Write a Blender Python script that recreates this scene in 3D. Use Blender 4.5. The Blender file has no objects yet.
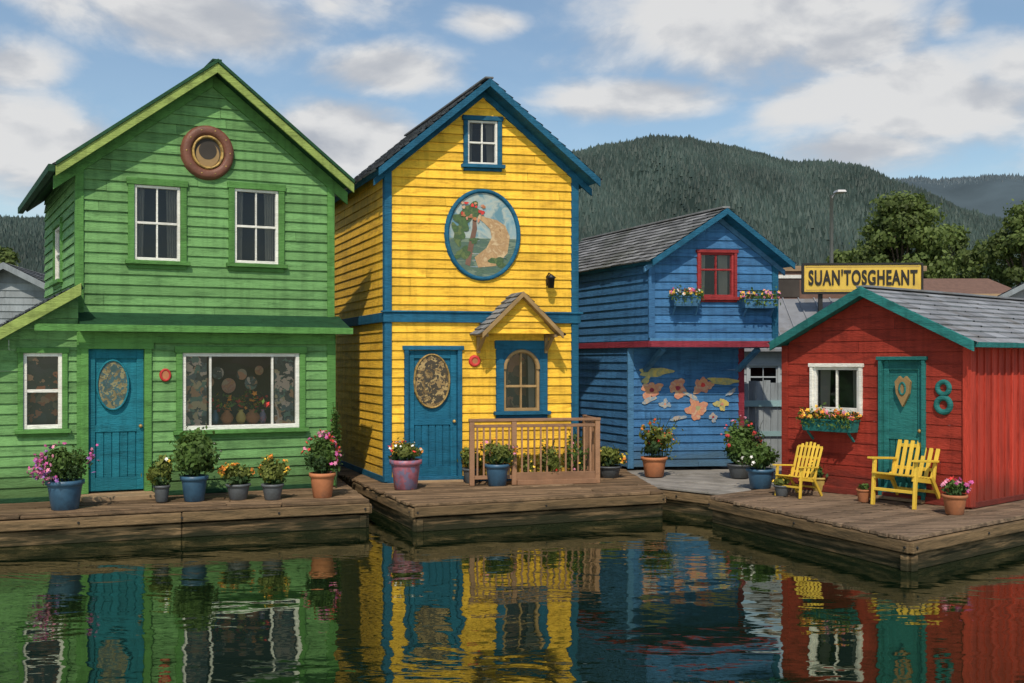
import bpy, math, random
import numpy as np
from mathutils import Vector
random.seed(11); rng=np.random.default_rng(5)
sc=bpy.context.scene
sc.view_settings.view_transform='Standard'; sc.view_settings.look='None'; sc.view_settings.exposure=0
# ---- survey constants (level camera 2.4 m above the water, focal ratio F) ----
F=1000.0; HZ=362.0; CX=512.0; CAMZ=2.4; DECK=0.4
def deck_pt(px,py,z=DECK):
    Y=(CAMZ-z)*F/(py-HZ); return Vector(((px-CX)/F*Y,Y,z))
def at(px,py,Y): return Vector(((px-CX)/F*Y,Y,CAMZ-(py-HZ)/F*Y))
def S(r,g,b,k=1.0):
    f=lambda c:((c/255+.055)/1.055)**2.4 if c>10 else c/255/12.92
    return (f(r)*k,f(g)*k,f(b)*k)
# ---------------------------------------------------------------- materials
def nt(name):
    m=bpy.data.materials.new(name); m.use_nodes=True; t=m.node_tree; t.nodes.clear(); return m,t
def math_n(t,op,a,b=None,c=None):
    n=t.nodes.new('ShaderNodeMath'); n.operation=op
    for i,v in enumerate((a,b,c)):
        if v is None: continue
        if isinstance(v,(int,float)): n.inputs[i].default_value=v
        else: t.links.new(v,n.inputs[i])
    return n.outputs[0]
def noise_n(t,vec,scale,detail=5,rough=.55,dist=0):
    n=t.nodes.new('ShaderNodeTexNoise'); n.inputs['Scale'].default_value=scale; n.inputs['Detail'].default_value=detail
    n.inputs['Roughness'].default_value=rough; n.inputs['Distortion'].default_value=dist
    if vec is not None: t.links.new(vec,n.inputs['Vector'])
    return n
def mapping(t,scale=(1,1,1),rot=(0,0,0),coord='Object'):
    tc=t.nodes.new('ShaderNodeTexCoord'); mp=t.nodes.new('ShaderNodeMapping')
    mp.inputs['Scale'].default_value=scale; mp.inputs['Rotation'].default_value=rot
    t.links.new(tc.outputs[coord],mp.inputs['Vector']); return mp.outputs[0]
def mixc(t,f,a,b,mode='MIX'):
    n=t.nodes.new('ShaderNodeMix'); n.data_type='RGBA'; n.blend_type=mode
    for s,v in ((n.inputs[0],f),(n.inputs[6],a),(n.inputs[7],b)):
        if isinstance(v,(int,float)): s.default_value=v
        elif isinstance(v,tuple): s.default_value=(*v[:3],1)
        else: t.links.new(v,s)
    return n.outputs[2]
def rampf(t,v,lo,hi,a=0.,b=1.,smooth=True):
    n=t.nodes.new('ShaderNodeMapRange'); n.interpolation_type='SMOOTHSTEP' if smooth else 'LINEAR'
    t.links.new(v,n.inputs[0]); n.inputs[1].default_value=lo; n.inputs[2].default_value=hi; n.inputs[3].default_value=a; n.inputs[4].default_value=b
    return n.outputs[0]
def M(name,col,rough=.6,var=.12,rvar=.1,scale=2.,stretch=(1,1,1),rot=0.,bump=.15,bscale=30.,dirt=None,dlo=.58,dhi=.72,dscale=3.,metal=0.,spec=.4,dmax=.7,low=None,streak=0.):
    m,t=nt(name); out=t.nodes.new('ShaderNodeOutputMaterial'); p=t.nodes.new('ShaderNodeBsdfPrincipled')
    v=mapping(t,stretch,(0,0,rot)); n=noise_n(t,v,scale,3)
    at_=t.nodes.new('ShaderNodeAttribute'); at_.attribute_name='rnd'
    f=math_n(t,'MULTIPLY_ADD',n.outputs['Fac'],var*4,1-var*2)
    r=math_n(t,'MULTIPLY_ADD',at_.outputs['Fac'],rvar*2,-rvar)
    f=math_n(t,'ADD',f,r)
    if streak:
        sn=noise_n(t,mapping(t,(6,6,.45)),1.6,3,.6); f=math_n(t,'MULTIPLY',f,rampf(t,sn.outputs['Fac'],.42,.68,1.,1-streak))
    cc=t.nodes.new('ShaderNodeVectorMath'); cc.operation='SCALE'; cc.inputs[0].default_value=col; t.links.new(f,cc.inputs['Scale'])
    c=cc.outputs[0]
    if dirt:
        v2=mapping(t,tuple(s*.8 for s in stretch),(0,0,rot)); d=noise_n(t,v2,dscale,6,.72)
        c=mixc(t,rampf(t,d.outputs['Fac'],dlo,dhi,0,dmax),c,dirt)
    if low is not None:   # colour darkens towards the bottom, edge shifted by noise
        g=t.nodes.new('ShaderNodeNewGeometry'); sx=t.nodes.new('ShaderNodeSeparateXYZ'); t.links.new(g.outputs['Position'],sx.inputs[0])
        nn=math_n(t,'MULTIPLY_ADD',n.outputs['Fac'],.6,-.3); zz=math_n(t,'ADD',sx.outputs[2],nn)
        c=mixc(t,rampf(t,zz,low[0],low[1],low[3],0),c,low[2])
    t.links.new(c,p.inputs['Base Color']); p.inputs['Roughness'].default_value=rough; p.inputs['Metallic'].default_value=metal
    p.inputs['Specular IOR Level'].default_value=spec
    if bump:
        b=t.nodes.new('ShaderNodeBump'); b.inputs['Strength'].default_value=bump; b.inputs['Distance'].default_value=.02
        v3=mapping(t,stretch,(0,0,rot)); bn=noise_n(t,v3,bscale,3,.65); t.links.new(bn.outputs['Fac'],b.inputs['Height']); t.links.new(b.outputs[0],p.inputs['Normal'])
    t.links.new(p.outputs[0],out.inputs[0]); return m
def paint(name,col,dirt=None,**k):
    d=dict(rough=.66,var=.15,rvar=.16,scale=1.3,stretch=(1,1,5),bump=.65,bscale=11,dirt=dirt or tuple(c*.42 for c in col),dlo=.47,dhi=.70,dscale=3.0,dmax=.62,spec=.16,streak=.2)
    d.update(k); return M(name,col,**d)
GREEN=paint('green_clapboard',S(106,150,92),dirt=S(56,90,52),low=(.45,1.1,(.05,.09,.03),.75))
GTRIM=paint('green_trim',S(86,134,70)); GDARK=paint('dark_green_trim',S(36,72,48)); GLIME=paint('lime_trim',S(138,156,84))
YEL=paint('yellow_clapboard',S(238,188,62),dirt=S(165,118,38),low=(.45,.9,(.2,.15,.05),.6))
BLUT=paint('blue_trim',S(32,92,122)); BDOOR=paint('blue_door',S(28,96,124))
BLUE=paint('blue_clapboard',S(62,110,156),dirt=S(36,64,100),low=(.45,1.0,(.06,.10,.12),.7))
BLUEL=paint('blue_soft_trim',S(72,118,156)); CRIM=paint('crimson_trim',S(140,52,66))
RED=paint('red_boards',S(148,54,42),dirt=S(88,32,28),low=(.45,.9,(.08,.03,.025),.6)); REDLIT=paint('red_boards_lit',S(178,64,50),dirt=S(115,38,30),stretch=(4,4,.6),low=(.45,.9,(.12,.035,.025),.6))  # second red is a lighter copy: side wall's sunlight put into its colour
TEAL=paint('teal_door',S(32,112,128)); TEAL2=paint('teal_trim',S(44,112,110))
WHITE=paint('white_paint',(.74,.73,.68),dirt=(.5,.48,.42),dmax=.4,streak=.1)
REDW=paint('red_window_paint',S(146,52,54))
SHING=M('roof_shingles',(.20,.205,.215),rough=.9,var=.15,rvar=.42,scale=6,bump=.5,bscale=60,dirt=(.10,.11,.09),dlo=.45,dhi=.7,dscale=1.5,spec=.2)
RMETAL=M('grey_roofing',(.24,.25,.27),rough=.7,var=.14,rvar=.25,scale=3,bump=.2,bscale=30,dirt=(.13,.11,.09),dlo=.5,dscale=2,spec=.3)
WOOD=M('weathered_planks',(.22,.145,.085),rough=.88,var=.28,rvar=.35,scale=3,stretch=(.6,6,6),rot=-.35,bump=.9,bscale=14,dirt=(.055,.040,.026),dlo=.42,dhi=.64,dscale=2.2,spec=.15)
WOODR=M('weathered_planks_b',(.215,.15,.10),rough=.88,var=.28,rvar=.35,scale=3,stretch=(.6,6,6),rot=-.66,bump=.9,bscale=14,dirt=(.055,.042,.032),dlo=.42,dhi=.64,dscale=2.2,spec=.15)
BEAM=M('timber_fascia',(.21,.14,.075),rough=.88,var=.28,rvar=.3,scale=3,stretch=(.7,.7,7),bump=.9,bscale=14,dirt=(.05,.040,.025),dlo=.44,dhi=.64,low=(.02,.24,(.018,.022,.012),.92),spec=.15)
DECKG=M('grey_walkway',(.25,.235,.215),rough=.9,var=.2,rvar=.2,scale=2,bump=.4,bscale=20,dirt=(.11,.10,.085),dlo=.45)
RAILW=M('stained_rail_wood',(.27,.145,.08),rough=.6,var=.2,rvar=.2,scale=5,bump=.3,dirt=(.12,.06,.03))
STEP=M('step_wood',(.34,.23,.13),rough=.7,var=.2,rvar=.2,scale=4,stretch=(1,5,5),bump=.3,dirt=(.12,.08,.05))
COPPER=M('copper_ring',(.17,.065,.04),rough=.5,var=.2,scale=6,bump=.4,dirt=(.06,.025,.015))
GOLD=M('old_gold',(.42,.27,.08),rough=.45,var=.25,scale=14,bump=.5,bscale=25,dirt=(.09,.06,.03),dscale=16,dlo=.45,dhi=.6,metal=.2)
INT=M('interior',(.05,.042,.036),rough=.9,var=.3,scale=2,bump=0)
CURT=M('curtain',(.32,.29,.25),rough=.95,var=.15,scale=3,bump=.2)
BLACK=M('black_iron',(.015,.015,.015),rough=.45,bump=.1)
METAL=M('galvanised',(.4,.4,.41),rough=.5,metal=.6,bump=.1)
SOIL=M('soil',(.04,.028,.02),rough=.95,bump=.6)
P_BLUE=M('glazed_blue',(.04,.10,.17),rough=.4,var=.25,scale=6,bump=.1,dirt=(.02,.035,.055),dlo=.5)
P_GREY=M('grey_pot',(.09,.10,.11),rough=.5,var=.2,scale=6,bump=.2,dirt=(.05,.05,.045),dlo=.5)
P_TERR=M('terracotta',(.40,.15,.065),rough=.8,var=.2,scale=6,bump=.2,dirt=(.2,.11,.07),dlo=.5)
P_PURP=M('painted_pot',(.34,.12,.16),rough=.4,var=.3,scale=10,bump=.1,dirt=(.12,.18,.3),dscale=9,dlo=.48,dhi=.54)
P_YEL=M('yellow_pot',(.45,.32,.09),rough=.5,var=.2,scale=6,bump=.1)
CHY=M('yellow_chair_paint',(.66,.44,.05),rough=.5,var=.12,rvar=.15,scale=4,bump=.15,dirt=(.35,.22,.05),dscale=8)
TAN=M('tan_wood',(.30,.19,.08),rough=.55,var=.2,scale=5,bump=.2,dirt=(.14,.08,.03))
BROWNB=M('brown_brick',(.16,.09,.065),rough=.85,var=.2,scale=5,bump=.3)
PLAIN=M('grey_boards',(.22,.25,.27),rough=.8,var=.2,rvar=.25,scale=2,stretch=(3,3,.6),bump=.3,dirt=(.11,.12,.12),dlo=.48)
PALE=M('pale_siding',(.30,.33,.35),rough=.8,var=.15,rvar=.18,scale=2,bump=.2,dirt=(.14,.15,.15),dlo=.48)
TEALB=M('pale_teal_boards',(.24,.38,.40),rough=.8,var=.2,rvar=.2,scale=2,bump=.3)
SIGNY=M('sign_yellow',(.70,.47,.07),rough=.5,var=.1,scale=4,bump=.05,dirt=(.42,.26,.06),dlo=.5)
SIGNK=M('sign_black',(.015,.013,.012),rough=.5,bump=0)
def flowerm(n,c): return M(n,c,rough=.6,var=.15,rvar=.35,scale=9,bump=0)
FL={'mag':flowerm('petal_magenta',(.48,.08,.26)),'pink':flowerm('petal_pink',(.62,.22,.33)),'org':flowerm('petal_orange',(.75,.24,.03)),'yel':flowerm('petal_yellow',(.78,.5,.05)),
    'red':flowerm('petal_red',(.52,.035,.03)),'wht':flowerm('petal_white',(.7,.68,.65)),'pur':flowerm('petal_purple',(.28,.11,.36))}
def leafm(name,col,rv=.5,trans=.3):
    m,t=nt(name); out=t.nodes.new('ShaderNodeOutputMaterial'); at_=t.nodes.new('ShaderNodeAttribute'); at_.attribute_name='rnd'
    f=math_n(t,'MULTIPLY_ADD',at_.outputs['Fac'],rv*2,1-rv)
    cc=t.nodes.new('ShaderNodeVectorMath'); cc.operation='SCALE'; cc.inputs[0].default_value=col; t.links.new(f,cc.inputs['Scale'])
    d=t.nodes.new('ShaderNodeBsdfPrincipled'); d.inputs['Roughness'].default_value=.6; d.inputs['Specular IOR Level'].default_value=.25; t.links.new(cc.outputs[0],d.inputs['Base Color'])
    if trans<=0: t.links.new(d.outputs[0],out.inputs[0]); return m
    tr=t.nodes.new('ShaderNodeBsdfTranslucent'); t.links.new(mixc(t,.4,cc.outputs[0],(.18,.24,.03)),tr.inputs[0])
    mx=t.nodes.new('ShaderNodeMixShader'); mx.inputs[0].default_value=trans; t.links.new(d.outputs[0],mx.inputs[1]); t.links.new(tr.outputs[0],mx.inputs[2]); t.links.new(mx.outputs[0],out.inputs[0]); return m
LEAF=leafm('leaf_green',(.085,.15,.035),.6); LEAFD=leafm('leaf_dark',(.045,.09,.03),.6); LEAFY=leafm('leaf_lime',(.17,.20,.045),.5)
TREEL=leafm('tree_leaf',(.105,.145,.04),.6,.3); BARK=M('bark',(.10,.075,.055),rough=.9,var=.2,scale=4,bump=.6)
CONIF=leafm('hazed_conifer',(.040,.064,.056),.42,0); CONIF2=leafm('hazed_far_conifer',(.08,.11,.13),.2,0)  # bluish tint puts aerial haze into the foliage colour
def glassm():
    m,t=nt('window_glass'); out=t.nodes.new('ShaderNodeOutputMaterial')
    g=t.nodes.new('ShaderNodeBsdfGlossy'); g.inputs['Roughness'].default_value=.02; g.inputs[0].default_value=(.85,.9,.95,1)
    tr=t.nodes.new('ShaderNodeBsdfTransparent'); tr.inputs[0].default_value=(.85,.88,.88,1)
    fr=t.nodes.new('ShaderNodeFresnel'); fr.inputs[0].default_value=1.5
    v=mapping(t,(1,1,1)); n=noise_n(t,v,2.5,2); b=t.nodes.new('ShaderNodeBump'); b.inputs['Strength'].default_value=.12; b.inputs['Distance'].default_value=.03
    t.links.new(n.outputs['Fac'],b.inputs['Height']); t.links.new(b.outputs[0],g.inputs['Normal'])
    f=math_n(t,'MULTIPLY',fr.outputs[0],.95)
    mx=t.nodes.new('ShaderNodeMixShader'); t.links.new(f,mx.inputs[0]); t.links.new(tr.outputs[0],mx.inputs[1]); t.links.new(g.outputs[0],mx.inputs[2]); t.links.new(mx.outputs[0],out.inputs[0]); return m
GLASS=glassm()
def artm(name,cols,scale=6,kind='voro',rough=.35,stretch=(1,1,1)):
    m,t=nt(name); out=t.nodes.new('ShaderNodeOutputMaterial'); p=t.nodes.new('ShaderNodeBsdfPrincipled'); p.inputs['Roughness'].default_value=rough
    v=mapping(t,stretch)
    if kind=='voro':
        n=t.nodes.new('ShaderNodeTexVoronoi'); n.inputs['Scale'].default_value=scale
        nn=noise_n(t,v,scale*.6,3); vm=t.nodes.new('ShaderNodeVectorMath'); vm.operation='MULTIPLY_ADD'; vm.inputs[1].default_value=(.35,.35,.35)
        t.links.new(nn.outputs['Color'],vm.inputs[0]); t.links.new(v,vm.inputs[2]); t.links.new(vm.outputs[0],n.inputs['Vector'])
        s=t.nodes.new('ShaderNodeSeparateColor'); t.links.new(n.outputs['Color'],s.inputs[0]); val=s.outputs[0]
    else:
        val=noise_n(t,v,scale,7,.6,.6).outputs['Fac']; val=rampf(t,val,.3,.7,0,1,False)
    r=t.nodes.new('ShaderNodeValToRGB'); r.color_ramp.interpolation='CONSTANT' if kind=='voro' else 'LINEAR'
    for i in range(len(cols)-2): r.color_ramp.elements.new(.5)
    for i,e in enumerate(r.color_ramp.elements): e.position=i/len(cols)
    for i,c in enumerate(cols): r.color_ramp.elements[i].color=(*c,1)
    t.links.new(val,r.inputs[0]); t.links.new(r.outputs[0],p.inputs['Base Color']); t.links.new(p.outputs[0],out.inputs[0]); return m
STAIN=artm('stained_glass',[(.05,.05,.05),(.38,.18,.09),(.08,.10,.11),(.42,.30,.17),(.10,.17,.13),(.50,.35,.28),(.03,.03,.03)],11)
ART=artm('interior_art',[(.05,.04,.035),(.16,.07,.04),(.05,.06,.07),(.45,.16,.07),(.08,.06,.04),(.30,.20,.12),(.03,.025,.02)],5)
ARTS=artm('small_window_art',[(.03,.03,.03),(.04,.05,.05),(.42,.12,.05),(.03,.03,.03),(.16,.12,.08),(.45,.22,.12),(.03,.04,.04)],9)
LEADG=artm('leaded_gold_glass',[(.035,.025,.015),(.25,.16,.06),(.05,.035,.02),(.15,.09,.03),(.36,.25,.10),(.04,.03,.02)],17)
LEADT=artm('leaded_teal_glass',[(.03,.07,.07),(.18,.14,.06),(.04,.10,.11),(.10,.09,.05),(.22,.20,.10),(.04,.08,.09)],17)
MSKY=artm('mural_sky',[(.07,.17,.24),(.20,.33,.38),(.36,.40,.36),(.10,.22,.28)],2.5,'noise',.5)
MWAT=artm('mural_water',[(.02,.055,.04),(.08,.14,.09),(.05,.10,.08),(.15,.2,.14)],4,'noise',.5,(1,1,4))
MTREE=artm('mural_tan',[(.25,.13,.05),(.46,.30,.15),(.34,.20,.09),(.52,.38,.22)],6,'noise',.5)
MGRN=artm('mural_green',[(.015,.05,.02),(.06,.12,.03),(.03,.07,.025),(.10,.14,.04)],8,'noise',.5)
MORG=artm('mural_orange',[(.42,.19,.09),(.55,.27,.12),(.45,.17,.12),(.5,.32,.2)],9,'noise',.7)
MYEL=artm('mural_yellow',[(.42,.32,.08),(.48,.38,.12),(.25,.28,.15),(.5,.38,.1)],7,'noise',.7)
MPALE=artm('mural_pale',[(.20,.28,.33),(.40,.30,.22),(.16,.26,.36),(.38,.34,.27)],9,'noise',.7)
# ---------------------------------------------------------------- geometry kit
class Fr:
    def __init__(s,P,U,N): s.P,s.U,s.N=Vector(P),Vector(U),Vector(N)
    def p(s,a,z,n): return s.P+s.U*a+s.N*n+Vector((0,0,z))
class Asm:
    def __init__(s,name,o=(0,0,0),ang=0.,vang=None):
        s.name=name; s.o=Vector(o); va=ang if vang is None else vang
        s.u=Vector((math.cos(ang),math.sin(ang),0)); s.v=Vector((-math.sin(va),math.cos(va),0)); s.parts={}
    def W(s,p): return s.u*p[0]+s.v*p[1]+Vector((0,0,p[2]))
    def part(s,n,smooth=False,bev=0):
        if n not in s.parts: s.parts[n]=dict(V=[],F=[],m=[],r=[],mats=[],smooth=smooth,bev=bev)
        return s.parts[n]
    def add(s,n,pts,faces,mat,rnd=None,smooth=False,bev=0,world=False):
        d=s.part(n,smooth,bev); k=len(d['V'])
        d['V'].extend(tuple(p) if world else tuple(s.W(p)) for p in pts)
        if mat not in d['mats']: d['mats'].append(mat)
        mi=d['mats'].index(mat); r=random.random() if rnd is None else rnd
        for f in faces: d['F'].append(tuple(k+i for i in f)); d['m'].append(mi); d['r'].append(r)
    def fac(s,px,py,b=0.):
        q=s.o+s.v*b; dx=(px-CX)/F; a=(dx*q.y-q.x)/(s.u.x-dx*s.u.y); Y=q.y+a*s.u.y
        return a,CAMZ-(py-HZ)/F*Y-s.o.z
    def rect(s,x0,y0,x1,y1,b=0.):
        xm=(x0+x1)/2; return s.fac(x0,y0,b)[0],s.fac(x1,y0,b)[0],s.fac(xm,y1,b)[1],s.fac(xm,y0,b)[1]
    BF=[(0,1,5,4),(1,2,6,5),(2,3,7,6),(3,0,4,7),(4,5,6,7),(3,2,1,0)]
    def box(s,n,a0,a1,b0,b1,z0,z1,mat,rnd=None,bev=0):
        s.add(n,[(a0,b0,z0),(a1,b0,z0),(a1,b1,z0),(a0,b1,z0),(a0,b0,z1),(a1,b0,z1),(a1,b1,z1),(a0,b1,z1)],s.BF,mat,rnd,bev=bev)
    def fbox(s,n,fr,a0,a1,z0,z1,n0,n1,mat,rnd=None,bev=.004):
        p=fr.p; s.add(n,[p(a0,z0,n1),p(a1,z0,n1),p(a1,z0,n0),p(a0,z0,n0),p(a0,z1,n1),p(a1,z1,n1),p(a1,z1,n0),p(a0,z1,n0)],s.BF,mat,rnd,bev=bev)
    def fprism(s,n,fr,poly,n0,n1,mat,rnd=None,bev=0):
        k=len(poly); V=[fr.p(a,z,n1) for a,z in poly]+[fr.p(a,z,n0) for a,z in poly]
        Fs=[tuple(range(k)),tuple(range(2*k-1,k-1,-1))]+[(i,k+i,k+(i+1)%k,(i+1)%k) for i in range(k)]
        s.add(n,V,Fs,mat,rnd,bev=bev)
    def beam(s,n,p,q,w,h,mat,rnd=None,bev=.003,up=(0,0,1)):
        p,q=Vector(p),Vector(q); d=(q-p).normalized(); upv=Vector(up)
        if abs(d.dot(upv))>.98: upv=Vector((1,0,0))
        x=d.cross(upv).normalized()*w/2; y=x.cross(d).normalized()*h/2
        V=[p-x-y,p+x-y,p+x+y,p-x+y,q-x-y,q+x-y,q+x+y,q-x+y]
        s.add(n,V,s.BF,mat,rnd,bev=bev)
    def tube(s,n,pts,rads,mat,k=8,rnd=None):
        pts=[Vector(p) for p in pts]; V=[];Fs=[]
        for i,p in enumerate(pts):
            d=(pts[min(i+1,len(pts)-1)]-pts[max(i-1,0)]).normalized(); up=Vector((0,0,1)) if abs(d.z)<.9 else Vector((1,0,0))
            x=d.cross(up).normalized(); y=x.cross(d)
            for j in range(k):
                t=2*math.pi*j/k; V.append(p+(x*math.cos(t)+y*math.sin(t))*rads[i])
        for i in range(len(pts)-1):
            for j in range(k): Fs.append((i*k+j,i*k+(j+1)%k,(i+1)*k+(j+1)%k,(i+1)*k+j))
        Fs.append(tuple(range(k))); Fs.append(tuple(range(len(V)-1,len(V)-k-1,-1)))
        s.add(n,V,Fs,mat,rnd,smooth=True)
    def lathe(s,n,c,prof,mat,k=20,rnd=None,axis=None):
        c=Vector(c);V=[];Fs=[]
        for r,z in prof:
            for j in range(k):
                t=2*math.pi*j/k; V.append(c+Vector((r*math.cos(t),r*math.sin(t),z)))
        for i in range(len(prof)-1):
            for j in range(k): Fs.append((i*k+j,i*k+(j+1)%k,(i+1)*k+(j+1)%k,(i+1)*k+j))
        s.add(n,V,Fs,mat,rnd,smooth=True)
    def ring(s,n,fr,ca,cz,ra,rz,w,n0,n1,mat,k=44,t0=0.,t1=2*math.pi):
        V=[];Fs=[]; prof=[(0,n0),(.12,n1*.8+n0*.2),(.35,n1),(.65,n1),(.88,n1*.8+n0*.2),(1,n0)]; m=len(prof); full=abs(t1-t0-2*math.pi)<1e-6
        for j in range(k):
            t=t0+(t1-t0)*j/(k if full else k-1)
            for f,nn in prof: V.append(fr.p(ca+(ra-w+w*f)*math.cos(t),cz+(rz-w+w*f)*math.sin(t),nn))
        for j in range(k if full else k-1):
            for i in range(m-1): Fs.append((j*m+i,j*m+i+1,((j+1)%k)*m+i+1,((j+1)%k)*m+i))
        s.add(n,V,Fs,mat,smooth=True)
    def disc(s,n,fr,ca,cz,ra,rz,nn,mat,k=40,rot=0.,wob=0.):
        V=[]; ph=random.random()*6
        for j in range(k):
            t=2*math.pi*j/k; q=1+wob*math.sin(3*t+ph)+wob*.7*math.sin(5*t+ph*2); x=ra*math.cos(t)*q; y=rz*math.sin(t)*q; V.append(fr.p(ca+x*math.cos(rot)-y*math.sin(rot),cz+x*math.sin(rot)+y*math.cos(rot),nn))
        s.add(n,V,[tuple(range(k))],mat)
    def sheet(s,n,fr,poly,nn,mat): s.add(n,[fr.p(a,z,nn) for a,z in poly],[tuple(range(len(poly)))],mat)
    def leaves(s,n,C,size,mat,rnds=None,asp=.55,outc=None):
        N=len(C)
        if N==0:return
        d=s.part(n); k=len(d['V'])
        if mat not in d['mats']: d['mats'].append(mat)
        mi=d['mats'].index(mat)
        A=rng.normal(size=(N,3))
        if outc is not None: A=A*.55
        A/=np.linalg.norm(A,axis=1)[:,None]+1e-9
        B=rng.normal(size=(N,3))
        if outc is not None:
            O=C-np.array(outc); O/=np.linalg.norm(O,axis=1)[:,None]+1e-9; A=np.cross(O+rng.normal(size=(N,3))*.5,A); A/=np.linalg.norm(A,axis=1)[:,None]+1e-9; B=np.cross(O+rng.normal(size=(N,3))*.5,A)
        B=B-(A*B).sum(1)[:,None]*A; B/=np.linalg.norm(B,axis=1)[:,None]+1e-9
        sz=size*(.55+.95*rng.random(N))[:,None]
        Q=np.stack([C-A*sz*.5,C+B*sz*asp*.5,C+A*sz*.5,C-B*sz*asp*.5],1).reshape(-1,3)
        d['V'].extend(map(tuple,Q)); d['F'].extend((k+4*i,k+4*i+1,k+4*i+2,k+4*i+3) for i in range(N)); d['m'].extend([mi]*N)
        r=rng.random(N) if rnds is None else rnds; d['r'].extend(r.tolist())
    def blooms(s,n,C,size,mat):
        for c in C:
            c=Vector(c); a=Vector(rng.normal(size=3)+np.array([0,-.9,.6])).normalized(); x=a.orthogonal().normalized(); y=a.cross(x); r=size*random.uniform(.3,.65)
            V=[c+a*r*.25]; k=10
            for j in range(k):
                t=2*math.pi*j/k; rr=r*(1 if j%2 else .62)*random.uniform(.85,1.15); V.append(c+(x*math.cos(t)+y*math.sin(t))*rr)
            s.add(n,V,[(0,1+j,1+(j+1)%k) for j in range(k)],mat,world=True)
    def finish(s):
        e=bpy.data.objects.new(s.name,None); e.location=s.o; e.empty_display_size=.2; sc.collection.objects.link(e)
        for n,d in s.parts.items():
            me=bpy.data.meshes.new(s.name+'_'+n); me.from_pydata(d['V'],[],d['F'])
            for m in d['mats']: me.materials.append(m)
            me.polygons.foreach_set('material_index',d['m']); a=me.attributes.new('rnd','FLOAT','FACE'); a.data.foreach_set('value',d['r'])
            if d['smooth']: me.polygons.foreach_set('use_smooth',[len(f)<=4 for f in d['F']])
            me.update(); o=bpy.data.objects.new(n,me); o.parent=e; sc.collection.objects.link(o)
            if d['bev']:
                b=o.modifiers.new('bevel','BEVEL'); b.width=d['bev']; b.segments=1; b.limit_method='ANGLE'
        return e
    # ---- building pieces
    def siding(s,part,fr,prof,z0,z1,pitch,ops,mat,off=.026,joints=True):
        z=z0
        while z<z1-1e-4:
            a=z; b=min(z+pitch,z1); z+=pitch
            cuts=sorted({a,b,*[q for o in ops for q in (o[2],o[3]) if a<q<b]}); rn=random.random()
            ls,rs=prof(a); J=random.uniform(ls,rs) if joints and random.random()<.75 else None
            w0=random.uniform(-.005,.005); w1=random.uniform(-.005,.005)
            for c,d in zip(cuts[:-1],cuts[1:]):
                mid=(c+d)/2; Lc,Rc=prof(c); Ld,Rd=prof(d)
                if Rc-Lc<.02: continue
                segs=[];cur=(Lc,Ld)
                for o in sorted(o for o in ops if o[2]<mid<o[3]): segs.append((cur,(o[0],o[0]))); cur=(o[1],o[1])
                segs.append((cur,(Rc,Rd))); fin=[]
                for l,r in segs:
                    if J is not None and max(l)+.25<J<min(r)-.25: fin+= [(l,(J-.002,J-.002),rn),((J+.002,J+.002),r,(rn+.45)%1)]
                    else: fin.append((l,r,rn))
                oc=off*(1-(c-a)/pitch)+.002; od=off*(1-(d-a)/pitch)+.002
                for l,r,q in fin:
                    if max(r)-min(l)<.005: continue
                    k0,k1=(w0,w1) if c==a else (0,0)
                    s.add(part,[fr.p(l[0],c+k0,oc),fr.p(r[0],c+k1,oc),fr.p(max(r[1],l[1]),d,od),fr.p(l[1],d,od)],[(0,1,2,3)],mat,q)
                    if c==a: s.add(part,[fr.p(l[0],c+.004,-.0),fr.p(r[0],c+.004,-.0),fr.p(r[0],c+k1,oc),fr.p(l[0],c+k0,oc)],[(0,1,2,3)],mat,q*.5)
    def window(s,pre,fr,R,casm,sashm,vs=(),hs=(.5,),cw=.08,sw=.04,curt=None,art=INT,sill=True,depth=.55,inner=None):
        a0,a1,z0,z1=R; f=s.fbox; n=pre
        f(n+'_casing',fr,a0-cw,a0,z0,z1,-.02,.05,casm); f(n+'_casing',fr,a1,a1+cw,z0,z1,-.02,.05,casm)
        f(n+'_casing',fr,a0-cw-.02,a1+cw+.02,z1,z1+cw*1.1,-.02,.06,casm)
        if sill: f(n+'_casing',fr,a0-cw-.04,a1+cw+.04,z0-.06,z0,-.02,.10,casm); f(n+'_casing',fr,a0-cw,a1+cw,z0-.06-cw*.7,z0-.062,-.02,.045,casm)
        else: f(n+'_casing',fr,a0-cw,a1+cw,z0-cw,z0,-.02,.052,casm)
        f(n+'_sash',fr,a0,a0+sw,z0,z1,-.06,.02,sashm); f(n+'_sash',fr,a1-sw,a1,z0,z1,-.06,.02,sashm)
        f(n+'_sash',fr,a0+sw,a1-sw,z1-sw,z1,-.06,.018,sashm); f(n+'_sash',fr,a0+sw,a1-sw,z0,z0+sw*1.2,-.06,.018,sashm)
        for h in hs: zz=z0+(z1-z0)*h; f(n+'_sash',fr,a0+sw,a1-sw,zz-sw*.45,zz+sw*.45,-.055,.012,sashm)
        for v in vs: aa=a0+(a1-a0)*v; f(n+'_sash',fr,aa-sw*.28,aa+sw*.28,z0+sw,z1-sw,-.05,.006,sashm)
        s.sheet(n+'_glass',fr,[(a0+sw*.5,z0+sw*.5),(a1-sw*.5,z0+sw*.5),(a1-sw*.5,z1-sw*.5),(a0+sw*.5,z1-sw*.5)],-.03,GLASS)
        p=fr.p; q=-depth
        V=[p(a0,z0,-.02),p(a1,z0,-.02),p(a1,z1,-.02),p(a0,z1,-.02),p(a0,z0,q),p(a1,z0,q),p(a1,z1,q),p(a0,z1,q)]
        s.add(n+'_room',V,[(0,1,5,4),(1,2,6,5),(2,3,7,6),(3,0,4,7)],INT); s.add(n+'_room',V[4:],[(0,1,2,3)],art)
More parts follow.
